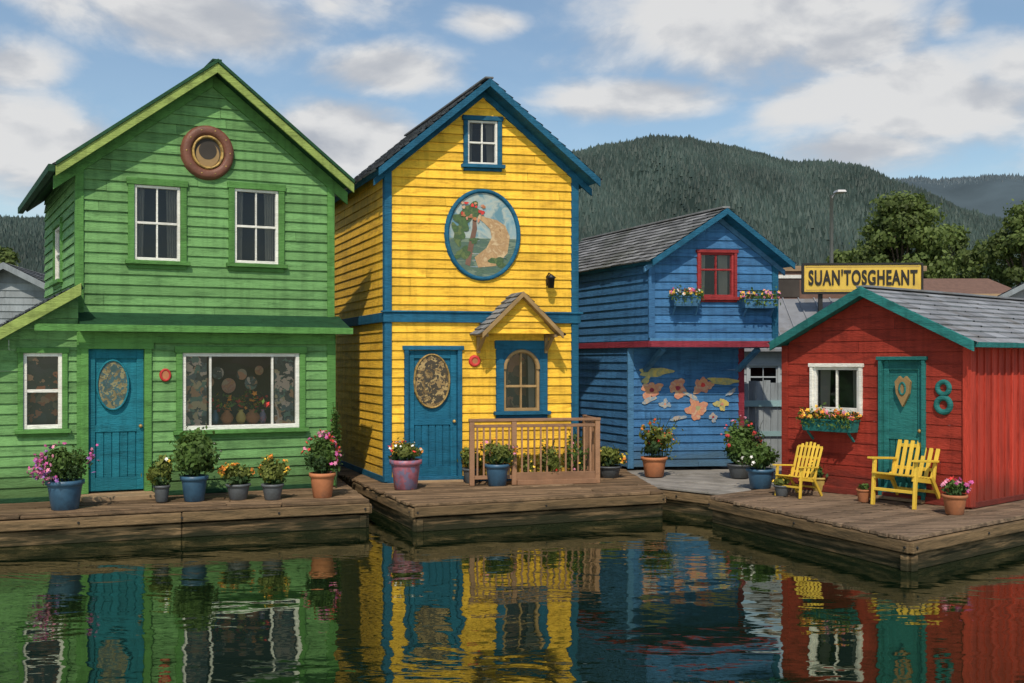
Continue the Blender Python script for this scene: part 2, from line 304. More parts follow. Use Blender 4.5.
        if curt:
            for side in (0,1):
                w=(a1-a0)*curt; k=8; pts=[]
                for j in range(k+1):
                    x=(a0+sw*.6+w*j/k) if side==0 else (a1-sw*.6-w*j/k); nn=-.12+(.02 if j%2 else -.02); pts+= [p(x,z0+.02,nn),p(x+( .02*j/k if side==0 else -.02*j/k),z1-.02,nn)]
                s.add(n+'_curtain',pts,[(2*j,2*j+2,2*j+3,2*j+1) for j in range(k)],CURT)
    def door(s,pre,fr,R,casm,dm,cw=.1,oval=None,knob=1):
        a0,a1,z0,z1=R; f=s.fbox; n=pre
        f(n+'_casing',fr,a0-cw,a0,z0-.02,z1,-.04,.055,casm); f(n+'_casing',fr,a1,a1+cw,z0-.02,z1,-.04,.055,casm); f(n+'_casing',fr,a0-cw-.03,a1+cw+.03,z1,z1+cw,-.04,.065,casm)
        f(n+'_leaf',fr,a0,a1,z0,z1,-.09,-.045,dm); W=a1-a0; st=W*.13
        f(n+'_leaf',fr,a0+.003,a0+st,z0+.01,z1-.004,-.045,-.01,dm); f(n+'_leaf',fr,a1-st,a1-.003,z0+.01,z1-.004,-.045,-.01,dm)
        zm=z0+(z1-z0)*.44
        for q0,q1 in ((z0+.01,z0+.2),(zm-.05,zm+.05),(z1-.14,z1-.004)): f(n+'_leaf',fr,a0+st,a1-st,q0,q1,-.045,-.012,dm)
        k=5
        for i in range(k):
            x0=a0+st+.01+(W-2*st-.02)*i/k; x1=a0+st+.01+(W-2*st-.02)*(i+1)/k; f(n+'_leaf',fr,x0+.007,x1-.007,z0+.2,zm-.05,-.045,-.026,dm)
        s.lathe(n+'_knob',fr.p(a1-st*.5,z0+.95,.02),[(0,-.03),(.02,-.02),(.03,0),(.02,.02),(0,.03)],GOLD,10)
        if oval:
            ca,cz,ra,rz,rm,im=oval
            s.disc(n+'_ornament',fr,ca,cz,ra*.96,rz*.96,-.006,im); s.ring(n+'_ornament_ring',fr,ca,cz,ra,rz,.035,-.03,.015,rm)
        f(n+'_threshold',fr,a0-cw,a1+cw,z0-.06,z0-.021,-.04,.12,STEP)
    def slope(s,part,r,e,b0,b1,th,slabm,shm,pit=.17,wid=.22,name2='shingles'):
        r=Vector((r[0],0,r[1])); e=Vector((e[0],0,e[1])); d=(e-r); L=d.length; d/=L; nrm=Vector((-d.z,0,d.x))
        if nrm.z<0: nrm=-nrm
        V=[]
        for b in (b0,b1):
            for q in (r,e,e-nrm*th,r-nrm*th): V.append(Vector((q.x,b,q.z)))
        s.add(part,V,[(0,1,2,3),(7,6,5,4),(0,4,5,1),(1,5,6,2),(2,6,7,3),(3,7,4,0)],slabm)
        n=max(2,int(round(L/pit))); pit=(L+.03)/n
        for i in range(n):
            t0=i*pit; t1=t0+pit*1.02; x=b0-.02
            while x<b1+.02:
                w=wid*random.uniform(.7,1.2); x1=min(x+w,b1+.02); j=random.uniform(-.012,.012) if pit<.3 else 0
                A=r+d*t0+nrm*.004; Bq=r+d*(t1+j)+nrm*.028; C=r+d*(t1+j)+nrm*.0
                s.add(name2,[(A.x,x,A.z),(A.x,x1-.008,A.z),(Bq.x,x1-.008,Bq.z),(Bq.x,x,Bq.z),(C.x,x1-.008,C.z),(C.x,x,C.z)],[(0,1,2,3),(3,2,4,5)],shm)
                if x1-x<.03: break
                x=x1
    def rake(s,part,r,e,b0,b1,h,mat,zoff=0.):
        s.add(part,[(r[0],b0,r[1]+zoff),(e[0],b0,e[1]+zoff),(e[0],b0,e[1]+zoff-h),(r[0],b0,r[1]+zoff-h),(r[0],b1,r[1]+zoff),(e[0],b1,e[1]+zoff),(e[0],b1,e[1]+zoff-h),(r[0],b1,r[1]+zoff-h)],s.BF,mat,bev=.004)
def gable(W,ze,apex,za,L0=0.):
    def f(z):
        if z<=ze: return (L0,W)
        t=(z-ze)/(za-ze); return (L0+(apex-L0)*t,W-(W-apex)*t)
    return f
rad=math.radians
def FRONT(b=0.): return Fr((0,b,0),(1,0,0),(0,-1,0))
def LEFT(a,D): return Fr((a,D,0),(0,-1,0),(-1,0,0))
def RIGHT(a): return Fr((a,0,0),(0,1,0),(1,0,0))
# ================================================================ GREEN HOUSE
g=Asm('green_clapboard_house',(-6.42,14.8,0),rad(24),rad(31)); fr=FRONT(); fl=FRONT(-.3); Dg=4.2
Wg=g.fac(331,400)[0]; ap=Wg/2+.02; za=g.fac(213,74)[1]; ze=5.40
ZP=2.95
w1=g.rect(134,186,180,261); w2=g.rect(234,190,278,264)
g.siding('upper_siding',fr,gable(Wg,ze,ap,za),ZP,za,.155,[w1,w2],GREEN)
for i,w in enumerate((w1,w2)): g.window('upper_window',fr,w,GTRIM,WHITE,vs=(.5,),hs=(.5,),cw=.09,curt=.2)
fs=LEFT(0,Dg); sw_=(Dg-2.6,Dg-1.75,3.75,4.65); g.siding('side_siding',fs,lambda z:(0,Dg),ZP-.3,ze,.155,[sw_],GREEN); g.window('side_window',fs,sw_,GTRIM,WHITE,cw=.09)
g.siding('side_siding',RIGHT(Wg),lambda z:(0,Dg),.5,ze,.155,[],GREEN)
g.siding('back_siding',Fr((Wg,Dg,0),(-1,0,0),(0,1,0)),gable(Wg,ze,Wg-ap,za),.5,za,.155,[],GREEN)
for a0,a1 in ((-.045,.07),(Wg-.07,Wg+.045)): g.fbox('corner_trim',fr,a0,a1,ZP,ze+.0,-.0,.045,GTRIM)
g.fbox('corner_trim',fs,Dg-.08,Dg,ZP-.3,ze,0,.045,GTRIM)
ov=.34; oe=.30; slp=(za-ze)/ap
r=(ap,za+.12); eL=(-ov,za+.12-slp*(ap+ov)); slr=(za-ze)/(Wg-ap); eR=(Wg+.26,za+.12-slr*(Wg-ap+.26))
g.slope('roof_slab',r,eL,-oe,Dg+.3,.10,GDARK,SHING); g.slope('roof_slab',r,eR,-oe,Dg+.3,.10,GDARK,SHING)
for e in (eL,eR):
    g.rake('bargeboard',r,e,-oe-.035,-oe-.002,.15,GLIME,-.03); g.rake('bargeboard',r,e,-oe-.06,-oe-.037,.06,GDARK,.03); g.rake('bargeboard',r,e,-.05,-.005,.2,GTRIM,-.13)
g.beam('gutter',(eL[0]-.05,-oe,eL[1]-.06),(eL[0]-.05,Dg+.3,eL[1]-.06),.09,.11,GDARK)
g.beam('ridge_cap',(ap,-oe,r[1]+.02),(ap,Dg+.3,r[1]+.02),.14,.03,GDARK)
ca,cz=g.fac(207,153); sx=(g.fac(234,153)[0]-g.fac(180,153)[0])/2; sz=(g.fac(207,126)[1]-g.fac(207,181)[1])/2
g.ring('porthole_ring',fr,ca,cz,sx,sz,.17,.01,.10,COPPER); g.ring('porthole_inner_ring',fr,ca,cz,sx-.16,sz-.16,.05,.02,.085,GOLD); g.disc('porthole_art',fr,ca,cz,sx-.18,sz-.18,.04,INT); g.disc('porthole_bowl',fr,ca-.0,cz-.03,sx-.23,sz-.24,.046,TAN)
g.disc('porthole_bowl',fr,ca,cz+.03,sx-.27,sz-.29,.05,INT)
for i in range(10):
    t=i*math.pi/5; g.lathe('porthole_bolt',fr.p(ca+(sx-.08)*math.cos(t),cz+(sz-.08)*math.sin(t),.095),[(0,.012),(.012,.008),(.014,0),(.012,-.01)],GOLD,8)
WL=g.fac(332,400,-.3)[0]; aL=-2.6
dr=g.rect(88,349,144,489,-.3); dr=(dr[0],dr[1],.50,dr[3]); pw=g.rect(182,353,299,429,-.3); lw=g.rect(23,353,62,429,-.3)
zr1=g.fac(78,292,-.3)[1]; a78=g.fac(78,292,-.3)[0]; a0_,zr0=g.fac(0,335,-.3); sl=(zr1-zr0)/(a78-a0_)
ops=[(dr[0],dr[1],dr[2]-.1,dr[3]),pw,lw]
g.siding('lower_siding',fl,lambda z:(aL,WL),.47,ZP-.07,.15,ops,GREEN)
g.siding('lean_to_siding',fl,lambda z:(max(aL,a78-(zr1-z)/sl),a78),ZP-.07,zr1,.15,[],GREEN)
g.siding('lower_side_siding',RIGHT(WL),lambda z:(-.3,0.2),.47,ZP-.07,.15,[],GREEN)
g.fbox('corner_trim',fl,WL-.09,WL+.045,.42,ZP-.1,0,.045,GTRIM)
g.fbox('corner_trim',fl,a78-.02,a78+.07,.47,ZP-.1,0,.04,GTRIM)
g.fbox('base_board',fl,aL,WL,.4,.47,-.02,.04,GDARK)
g.add('pent_roof',[(a78,0,ZP+.2),(Wg+.12,0,ZP+.2),(Wg+.12,-.56,ZP-.02),(a78-.0,-.56,ZP-.02),(a78,0,ZP-.08),(Wg+.12,0,ZP-.08),(Wg+.12,-.56,ZP-.07),(a78,-.56,ZP-.07)],[(0,3,2,1),(4,5,6,7),(0,1,5,4),(3,7,6,2),(1,2,6,5),(0,4,7,3)],GDARK)
g.box('pent_fascia',a78-.6,Wg+.14,-.60,-.562,ZP-.11,ZP-.01,GTRIM,bev=.004); g.box('frieze',a78,WL+.02,-.37,-.335,ZP-.27,ZP-.11,GTRIM,bev=.004)
g.slope('lean_to_roof_slab',(a78+.0,zr1+.1),(aL-.4,zr1+.1-sl*(a78-aL+.4)),-.6,2.6,.08,GDARK,SHING,name2='lean_to_shingles')
g.rake('lean_to_bargeboard',(a78,zr1+.1),(aL-.4,zr1+.1-sl*(a78-aL+.4)),-.64,-.605,.17,GLIME,.01)
g.siding('lean_to_side',LEFT(aL,2.6),lambda z:(0,2.9),.47,2.4,.15,[],GREEN)
oc=g.fac(113,385,-.3); g.door('door',fl,dr,GTRIM,TEAL,cw=.10,oval=(oc[0],oc[1],.23,.38,TEAL,LEADT))
g.window('small_window',fl,lw,GTRIM,WHITE,hs=(.5,),cw=.07,art=ARTS,sw=.05,depth=.3)
g.sheet('small_window_stained',fl,[(lw[0]+.04,(lw[2]+lw[3])/2),(lw[1]-.04,(lw[2]+lw[3])/2),(lw[1]-.04,lw[3]-.04),(lw[0]+.04,lw[3]-.04)],-.045,ARTS)
g.window('picture_window',fl,pw,GTRIM,WHITE,vs=(.235,.765),hs=(),cw=.09,sw=.055,art=INT,depth=.75)
pa=pw[1]-pw[0]
for q0,q1 in ((.04,.21),(.79,.96)): g.sheet('picture_window_stained',fl,[(pw[0]+pa*q0,pw[2]+.05),(pw[0]+pa*q1,pw[2]+.05),(pw[0]+pa*q1,pw[3]-.05),(pw[0]+pa*q0,pw[3]-.05)],-.045,STAIN)
g.fbox('picture_window_shelf',fl,pw[0]+.02,pw[1]-.02,pw[2]+.01,pw[2]+.07,-.5,-.05,RAILW)
for i,(q,mm,rr) in enumerate(((.3,P_BLUE,.06),(.4,P_TERR,.10),(.52,P_YEL,.08),(.62,P_TERR,.12),(.71,P_PURP,.06))):
    c=fl.p(pw[0]+pa*q,pw[2]+.07,-.18); g.lathe('shelf_vase',c,[(0,0),(rr*.6,0),(rr,.09),(rr*.8,.15),(rr*.4,.19),(rr*.5,.22)],mm,14)
    cw_=g.W(c+Vector((0,0,.33))); C=np.array(cw_)+rng.normal(size=(40,3))*.07; g.leaves('shelf_foliage',C,.07,LEAF); g.blooms('shelf_flowers',C[:14],.08,FL['org' if i%2 else 'red'])
for i,(q,zz,sz_) in enumerate(((.29,.72,.07),(.37,.86,.09),(.47,.66,.11),(.57,.84,.08),(.66,.70,.10),(.74,.9,.07))):
    g.disc('wall_plates',fl,pw[0]+pa*q,pw[2]+zz,sz_,sz_*1.1,-.45-.05*(i%3),(ART,STAIN,MORG)[i%3],20)
oa,oz=g.fac(165,375,-.3); g.ring('heart_ornament',fl,oa,oz,.085,.10,.04,.015,.05,FL['red']); g.disc('heart_ornament_centre',fl,oa,oz,.06,.07,.04,P_TERR)
g.box('door_step',dr[0]-.12,dr[1]+.12,-.72,-.345,.4,.47,STEP,bev=.008)
g.finish()
# ================================================================ YELLOW HOUSE
y=Asm('yellow_clapboard_house',(-2.07,16.5,0),rad(11),rad(23)); fr=FRONT(); Dy=4.0
Wy=y.fac(575,400)[0]; ap=Wy/2; za=y.fac(487,91)[1]; ze=5.60
zb=y.fac(480,318)[1]
tw=y.rect(467,121,497,165); dr=y.rect(408,350,457,480); dr=(dr[0],dr[1],.46,dr[3]); ww=y.rect(503,349,539,411)
y.siding('upper_siding',fr,gable(Wy,ze,ap,za),zb+.07,za,.15,[tw],YEL)
y.siding('lower_siding',fr,lambda z:(0,Wy),.5,zb-.07,.15,[(dr[0],dr[1],dr[2]-.1,dr[3]),ww],YEL)
fs=LEFT(0,Dy); y.siding('side_siding',fs,lambda z:(0,Dy),.5,zb-.07,.15,[],YEL,off=.018); y.siding('side_siding',fs,lambda z:(0,Dy),zb+.07,ze,.15,[],YEL,off=.018)
y.siding('right_siding',RIGHT(Wy),lambda z:(0,Dy),.5,ze,.15,[],YEL)
y.siding('back_siding',Fr((Wy,Dy,0),(-1,0,0),(0,1,0)),gable(Wy,ze,ap,za),.5,za,.15,[],YEL)
for a0,a1 in ((-.045,.075),(Wy-.075,Wy+.045)): y.fbox('corner_trim',fr,a0,a1,.42,ze+.02,0,.045,BLUT)
y.fbox('corner_trim',fs,Dy-.08,Dy-.001,.42,ze,0,.044,BLUT); y.fbox('corner_trim',RIGHT(Wy),.001,.08,.42,ze,0,.044,BLUT)
y.fbox('corner_trim',fs,0,.1,.42,ze,0,.044,BLUT)
y.fbox('belt_course',fr,-.07,Wy+.07,zb-.08,zb+.08,0,.07,BLUT); y.fbox('belt_course',fr,-.1,Wy+.1,zb+.081,zb+.11,0,.10,BLUT); y.fbox('belt_course',fs,0,Dy+.04,zb-.079,zb+.079,0,.068,BLUT)
y.fbox('base_board',fr,0,Wy,.4,.5,-.02,.038,BLUT); y.fbox('base_board',fs,0,Dy,.4,.5,-.02,.038,BLUT)
slp=(za-ze)/ap; r=(ap,za+.12); eL=(-.22,za+.12-slp*(ap+.22)); eR=(Wy+.28,za+.12-slp*(Wy-ap+.28)); oe=.32
for e in (eL,eR):
    y.slope('roof_slab',r,e,-oe,Dy+.3,.09,BLUT,SHING); y.rake('bargeboard',r,e,-oe-.04,-oe-.002,.13,BLUT,.0); y.rake('bargeboard',r,e,-.05,-.005,.12,BLUT,-.12)
y.beam('ridge_cap',(ap,-oe,r[1]+.02),(ap,Dy+.3,r[1]+.02),.14,.03,SHING)
y.window('gable_window',fr,tw,BLUT,WHITE,vs=(.5,),cw=.07,sw=.035,art=INT,curt=.2)
ca,cz=y.fac(482,235); ra=(y.fac(520,235)[0]-y.fac(444,235)[0])/2; rz=(y.fac(482,189)[1]-y.fac(482,281)[1])/2
y.ring('mural_frame',fr,ca,cz,ra,rz,.075,.015,.075,BLUT)
y.disc('mural_sky',fr,ca,cz,ra-.05,rz-.05,.034,MSKY)
def arcpoly(t0,t1,k=24): return [(ca+(ra-.06)*math.cos(rad(t0+(t1-t0)*i/k)),cz+(rz-.06)*math.sin(rad(t0+(t1-t0)*i/k))) for i in range(k+1)]
y.sheet('mural_water',fr,arcpoly(185,355),.038,MWAT)
y.sheet('mural_tree',fr,[(ca-.08,cz-.55),(ca+.22,cz-.52),(ca+.42,cz-.30),(ca+.46,cz-.02),(ca+.38,cz+.16),(ca+.24,cz+.25),(ca+.05,cz+.29),(ca-.06,cz+.34),(ca-.09,cz+.28),(ca+.02,cz+.20),(ca+.12,cz+.10),(ca+.15,cz-.04),(ca+.06,cz-.22),(ca-.14,cz-.38)],.042,MTREE)
y.sheet('mural_tree',fr,[(ca-.30,cz-.5),(ca-.22,cz-.53),(ca-.16,cz-.2),(ca-.1,cz+.1),(ca-.12,cz+.35),(ca-.17,cz+.36),(ca-.18,cz+.1),(ca-.25,cz-.2)],.0425,BROWNB)
for q in ((-.34,.22,.14,.16,.3),(-.42,.0,.1,.18,.2),(-.34,-.32,.15,.09,.4),(-.2,.40,.18,.12,.2),(.25,-.45,.16,.07,-.3),(-.15,-.1,.08,.05,.1)): y.disc('mural_foliage',fr,ca+q[0],cz+q[1],q[2]*.9,q[3],.045+q[1]*.003,MGRN,30,q[4],wob=.24)
for i in range(20): y.disc('mural_blossom',fr,ca-.2+random.uniform(-.18,.24),cz+.42+random.uniform(-.2,.12),random.uniform(.015,.045),random.uniform(.015,.04),.05+i*.0006,(FL['red'],MORG,P_TERR)[i%3],12,wob=.15)
for i in range(9): y.disc('mural_ripple',fr,ca+random.uniform(-.3,.35),cz-.1-.055*i,random.uniform(.06,.16),.007,.0402+i*.0001,MPALE,12)
oc=y.fac(432,381); y.door('door',fr,dr,BLUT,BDOOR,cw=.07,oval=(oc[0],oc[1],.31,.46,GOLD,LEADG))
y.window('arched_window',fr,ww,BLUT,TAN,hs=(.40,),vs=(.5,),cw=.13,sw=.045,art=ART,curt=.15)
mid=(ww[0]+ww[1])/2; hw=(ww[1]-ww[0])/2; ah=.34; zt=ww[3]
for sgn in (-1,1):
    k=9
    for i in range(k):
        ta,tb=rad(90*i/k),rad(90*(i+1)/k); xa,xb=mid+sgn*hw*math.sin(ta),mid+sgn*hw*math.sin(tb); za_,zb_=zt-ah+(ah-.02)*math.cos(ta),zt-ah+(ah-.02)*math.cos(tb)
        pts=[(xa,za_),(xb,zb_),(xb,zt),(xa,zt)]; y.fprism('arch_spandrel',fr,pts if sgn>0 else pts[::-1],-.02,.035,BLUT,.5)
y.ring('arch_moulding',fr,mid,zt-ah,hw+.012,ah,.07,.0,.055,TAN,k=24,t0=0,t1=math.pi)
ha,hz=y.fac(523,292,-.5); hl,hzl=y.fac(482,336,-.5); hr_,hzr=y.fac(563,331,-.5); hzm=(hzl+hzr)/2
for e in ((hl,hzm),(hr_,hzm)):
    y.slope('hood_roof',(ha,hz),e,-.5,-.03,.05,TAN,SHING,pit=.12,wid=.14,name2='hood_shingles'); y.rake('hood_bargeboard',(ha,hz),e,-.535,-.502,.09,TAN,.01)
y.siding('hood_tympanum',FRONT(-.38),lambda z:((hl+.1)+(ha-hl-.1)*(z-hzm)/(hz-hzm-.02),(hr_-.1)-(hr_-.1-ha)*(z-hzm)/(hz-hzm-.02)),hzm+.0,hz-.1,.1,[],YEL,joints=False)
for a in (hl+.1,hr_-.1): y.beam('hood_bracket',(a,-.03,hzm-.30),(a,-.36,hzm-.03),.045,.05,TAN); y.beam('hood_bracket',(a,-.06,hzm-.32),(a,-.06,hzm-.0),.05,.05,TAN); y.beam('hood_bracket',(a,-.03,hzm-.03),(a,-.46,hzm-.03),.05,.05,TAN)
la,lz=y.fac(546,283); y.beam('wall_lantern',(la,-.03,lz-.05),(la,-.03,lz+.12),.06,.02,BLACK); y.tube('wall_lantern',[(la,-.03,lz+.1),(la,-.12,lz+.16),(la,-.2,lz+.12)],[.012]*3,BLACK)
y.lathe('wall_lantern_cage',(la,-.2,lz-.1),[(0,0),(.05,0),(.065,.16),(.09,.17),(.02,.23),(0,.24)],BLACK,8)
oa2,oz2=y.fac(474,361); y.ring('flower_ornament',fr,oa2,oz2,.1,.1,.06,.02,.06,FL['red']); y.disc('flower_ornament_centre',fr,oa2,oz2,.05,.05,.05,P_TERR,16)
bR=-.62; rl=y.fac(470,420,bR)[0]; rr=y.fac(599,420,bR)[0]; rt=y.fac(535,421,bR)[1]; rm=y.fac(514,421,bR)[0]
rf=Asm('porch_railing',y.o+y.v*bR+y.u*rl,rad(11)); Lr=rr-rl; LM=rm-rl; H=rt-.0
for x in (0.03,LM,Lr-.03): rf.box('post',x-.04,x+.04,-.04,.04,.4,H+.03,RAILW,bev=.005)
rf.box('top_rail',-.02,Lr+.02,-.05,.05,H-.0,H+.045,RAILW,bev=.005); rf.box('top_rail',0.07,Lr-.07,-.02,.02,H-.10,H-.05,RAILW,bev=.003)
rf.box('bottom_rail',.07,LM-.04,-.02,.02,.5,.56,RAILW,bev=.003); rf.box('skirt',LM+.04,Lr-.07,-.03,.03,.42,.60,RAILW,bev=.004); rf.box('skirt',LM+.04,Lr-.07,-.10,-.031,.405,.48,RAILW,bev=.004)
x=.12
while x<Lr-.1:
    if abs(x-LM)>.06: rf.box('baluster',x-.014,x+.014,-.014,.014,.56 if x<LM else .6,H-.1,RAILW)
    x+=.105
for x in (Lr-.03,):
    rf.box('side_rail',x-.03,x+.03,.05,.75,H,H+.04,RAILW,bev=.004); rf.box('side_rail',x-.02,x+.02,.05,.75,.5,.56,RAILW); rf.box('side_rail',x-.035,x+.035,.75,.83,.4,H+.05,RAILW)
    for k in range(6): rf.box('baluster',x-.014,x+.014,.14+k*.11,.168+k*.11,.56,H,RAILW)
rf.finish(); y.finish()
# ================================================================ BLUE HOUSE
b=Asm('blue_clapboard_house',(2.47,17.9,0),rad(6),rad(25)); fr=FRONT(); Db=4.6; bl=.75
Wb=b.fac(775,300)[0]; zf=b.fac(700,340)[1]; ze=b.fac(650,262)[1]; ap=b.fac(717,220)[0]; za=b.fac(717,216)[1]
uw=b.rect(699,253,733,297)
b.siding('upper_siding',fr,gable(Wb,ze,ap,za),zf,za,.15,[uw],BLUE)
fs=LEFT(0,Db); b.siding('side_siding',fs,lambda z:(0,Db),zf,ze,.15,[],BLUE); b.siding('side_siding',RIGHT(Wb),lambda z:(0,Db),zf,ze,.15,[],BLUE)
b.siding('back_siding',Fr((Wb,Db,0),(-1,0,0),(0,1,0)),gable(Wb,ze,Wb-ap,za),.45,za,.15,[],BLUE)
fl=FRONT(bl); La=b.fac(629,400,bl)[0]; Ra=b.fac(741,400,bl)[0]
b.siding('lower_siding',fl,lambda z:(La,Ra),.45,zf-.08,.15,[],BLUE)
b.siding('lower_side_siding',LEFT(La,Db),lambda z:(0,Db-bl),.45,zf-.08,.15,[],BLUE); b.siding('lower_side_siding',RIGHT(Ra),lambda z:(bl,Db),.45,zf-.08,.15,[],BLUE)
b.box('floor_slab',0,Wb,0,Db,zf-.14,zf-.005,BLUEL); b.fbox('floor_band',fr,-.05,Wb+.05,zf-.13,zf-.02,0,.05,CRIM); b.fbox('floor_band',fs,0,Db+.05,zf-.129,zf-.021,0,.049,CRIM)
b.fbox('floor_band',fr,-.02,Wb+.02,zf-.02,zf+.03,0,.04,BLUEL)
for a0,a1 in ((-.04,.07),(Wb-.07,Wb+.04)): b.fbox('corner_trim',fr,a0,a1,zf+.03,ze,0,.042,BLUE if a0<0 else BLUT)
b.fbox('corner_trim',fl,La-.04,La+.07,.42,zf-.14,0,.042,BLUEL); b.fbox('corner_trim',fl,Ra-.06,Ra+.04,.42,zf-.14,0,.042,CRIM)
for a in (.3,Wb-.25): b.beam('jetty_bracket',(a,bl-.05,zf-.55),(a,.1,zf-.16),.08,.08,BLUEL)
sL=(za-ze)/ap; sR=(za-ze)/(Wb-ap); r=(ap,za+.1); eL=(-.12,za+.1-sL*(ap+.12)); eR=(Wb+.16,za+.1-sR*(Wb-ap+.16)); oe=.28
for e in (eL,eR):
    b.slope('roof_slab',r,e,-oe,Db+.3,.08,BLUT,SHING,pit=.14); b.rake('bargeboard',r,e,-oe-.04,-oe-.002,.11,BLUT,.0); b.rake('bargeboard',r,e,-.05,-.005,.1,BLUEL,-.1)
b.beam('ridge_cap',(ap,-oe,r[1]+.02),(ap,Db+.3,r[1]+.02),.14,.03,SHING)
b.window('upper_window',fr,uw,REDW,REDW,vs=(.5,),hs=(.62,),cw=.05,sw=.035,curt=.25)
def wp(px,py): return b.fac(px,py,bl)
LV=[.0292]
def flow(px,py,rpx,mat,mc,petals=5,rot=0):
    a,z=wp(px,py); r_=rpx/F*18.6
    for i in range(petals):
        t=rot+2*math.pi*i/petals+random.uniform(-.3,.3); k=random.uniform(.75,1.2); LV[0]+=.0002; b.disc('painted_flower',fl,a+math.cos(t)*r_*.55*k,z+math.sin(t)*r_*.5*k,r_*.42*k,r_*.36,LV[0],mat,22,t,wob=.13)
    LV[0]+=.0002; b.disc('painted_flower',fl,a,z,r_*.22,r_*.2,LV[0],mc,12,wob=.1)
flow(651,390,11,MORG,CRIM,5,rot=.3); flow(677,388,12,MORG,CRIM,5,rot=.9); flow(702,385,11,MORG,FL['red'],5,rot=.1); flow(697,408,12,MORG,MYEL,5,rot=.6); flow(721,404,8,MYEL,MORG,4); flow(664,404,6,MPALE,MORG,4); flow(712,417,6,MPALE,CRIM,4)
for q in ((654,372,17,4.5,.05),(722,381,16,3.5,-.05),(648,400,8,2.5,.4),(677,418,9,2.,.2),(690,396,9,2.,-.5),(730,392,6,2,.6),(645,380,5,3,.8)):
    a,z=wp(q[0],q[1]); LV[0]+=.0002; b.disc('painted_stroke',fl,a,z,q[2]/F*18.6,q[3]/F*18.6,LV[0],MYEL if q[3]>2.6 else MPALE,26,q[4],wob=.14)
b.finish()
def wbox(name,A,x0,x1,y0,y1,bb,mat,fls,dep=.2,crown=.12):
    a0,a1,z0,z1=A.rect(x0,y0,x1,y1,bb); w=Asm(name,A.o+A.v*(bb-.06)+A.u*a0+Vector((0,0,z0)),math.atan2(A.u.y,A.u.x)); L=a1-a0; h=z1-z0
    w.add('trough',[(.03,-dep,0),(L-.03,-dep,0),(L-.03,0,0),(.03,0,0),(0,-dep-.02,h),(L,-dep-.02,h),(L,0,h),(0,0,h)],Asm.BF,mat,bev=.005)
    w.box('rim',-.012,L+.012,-dep-.035,.0,h,h+.02,mat)
    for x in (.1*L,.9*L): w.beam('bracket',(x,-.01,-.14),(x,-dep*.8,-.005),.03,.03,mat)
    n=int(420*L/.6); C=np.stack([rng.uniform(-.04,L+.04,n),rng.uniform(-dep-.08,0,n),h+.01+abs(rng.normal(0,crown*.6,n))],1); nd=int(n*.12); C[:nd,1]=rng.uniform(-dep-.1,-dep-.03,nd); C[:nd,2]=h-rng.uniform(0,h*.7,nd)
    Cw=np.array([tuple(w.W(c)) for c in C]); w.leaves('foliage',Cw,.055,LEAF)
    for i,f_ in enumerate(fls): w.blooms('flowers',Cw[nd+i*9:nd+i*9+int(30*L)]+np.array([0,-.03,.03]),.07,FL[f_])
    return w
wbox('window_box',b,668,696,298,307,0,BLUEL,['yel','mag','org','wht'],crown=.12).finish()
wbox('window_box',b,738,771,301,309,0,BLUEL,['yel','mag','yel','pink'],crown=.12).finish()
# ================================================================ RED SHED
rs=Asm('red_boat_shed',(4.36,16.0,0),rad(-51.5)); fr=FRONT(); Wr=3.02; Dr=6.0
ze=2.66; ap=Wr/2; za=3.40
rw=rs.rect(814,367,860,411); rd=rs.rect(883,360,923,480); rd=(rd[0],rd[1],.47,rd[3])
rs.siding('front_siding',fr,gable(Wr,ze,ap,za),.5,za,.17,[rw,(rd[0],rd[1],rd[2]-.1,rd[3])],RED,off=.010)
fs=RIGHT(Wr); bw=.2; x=0
while x<Dr:
    rs.fbox('side_boards',fs,x+.003,min(x+bw,Dr)-.003,.45,ze,-.02,.004+.004*random.random(),REDLIT,bev=0); rs.fbox('side_battens',fs,x-.02,x+.02,.45,ze,.0,.03,REDLIT); x+=bw
rs.siding('back_siding',LEFT(0,Dr),lambda z:(0,Dr),.5,ze,.17,[],RED); rs.siding('back_siding',Fr((Wr,Dr,0),(-1,0,0),(0,1,0)),gable(Wr,ze,ap,za),.5,za,.17,[],RED)
rs.fbox('corner_trim',fr,-.03,.08,.42,ze,0,.04,RED); rs.fbox('corner_trim',fr,Wr-.08,Wr+.04,.42,ze,0,.04,REDLIT); rs.fbox('corner_trim',fs,.001,.09,.42,ze,0,.041,REDLIT)
rs.fbox('base_board',fs,0,Dr,.4,.48,-.02,.035,RED); rs.fbox('base_board',fr,0,Wr,.4,.5,-.02,.03,RED)
sl_=(za-ze)/ap; r=(ap,za+.09); eL=(-.1,za+.09-sl_*(ap+.1)); eR=(Wr+.18,za+.09-sl_*(ap+.18)); oe=.22
for e in (eL,eR): rs.slope('roof_slab',r,e,-oe,Dr+.3,.07,TEAL2,RMETAL,pit=.19,wid=.45); rs.rake('bargeboard',r,e,-oe-.04,-oe-.002,.14,TEAL2,.02)
rs.beam('gutter',(eR[0]+.04,-oe,eR[1]-.03),(eR[0]+.04,Dr,eR[1]-.03),.06,.07,TEAL2); rs.beam('ridge_cap',(ap,-oe,r[1]+.02),(ap,Dr+.3,r[1]+.02),.18,.03,RMETAL)
rs.window('window',fr,rw,WHITE,WHITE,vs=(.5,),hs=(),cw=.05,sw=.045,curt=.2,sill=False)
oc=rs.fac(903,390); rs.door('door',fr,rd,TEAL2,TEAL2,cw=.05)
rs.fprism('door_ornament',fr,[(oc[0]+.0,oc[1]-.24),(oc[0]+.10,oc[1]-.05),(oc[0]+.12,oc[1]+.12),(oc[0]+.05,oc[1]+.2),(oc[0],oc[1]+.15),(oc[0]-.05,oc[1]+.2),(oc[0]-.12,oc[1]+.12),(oc[0]-.10,oc[1]-.05)],-.03,.02,TAN)
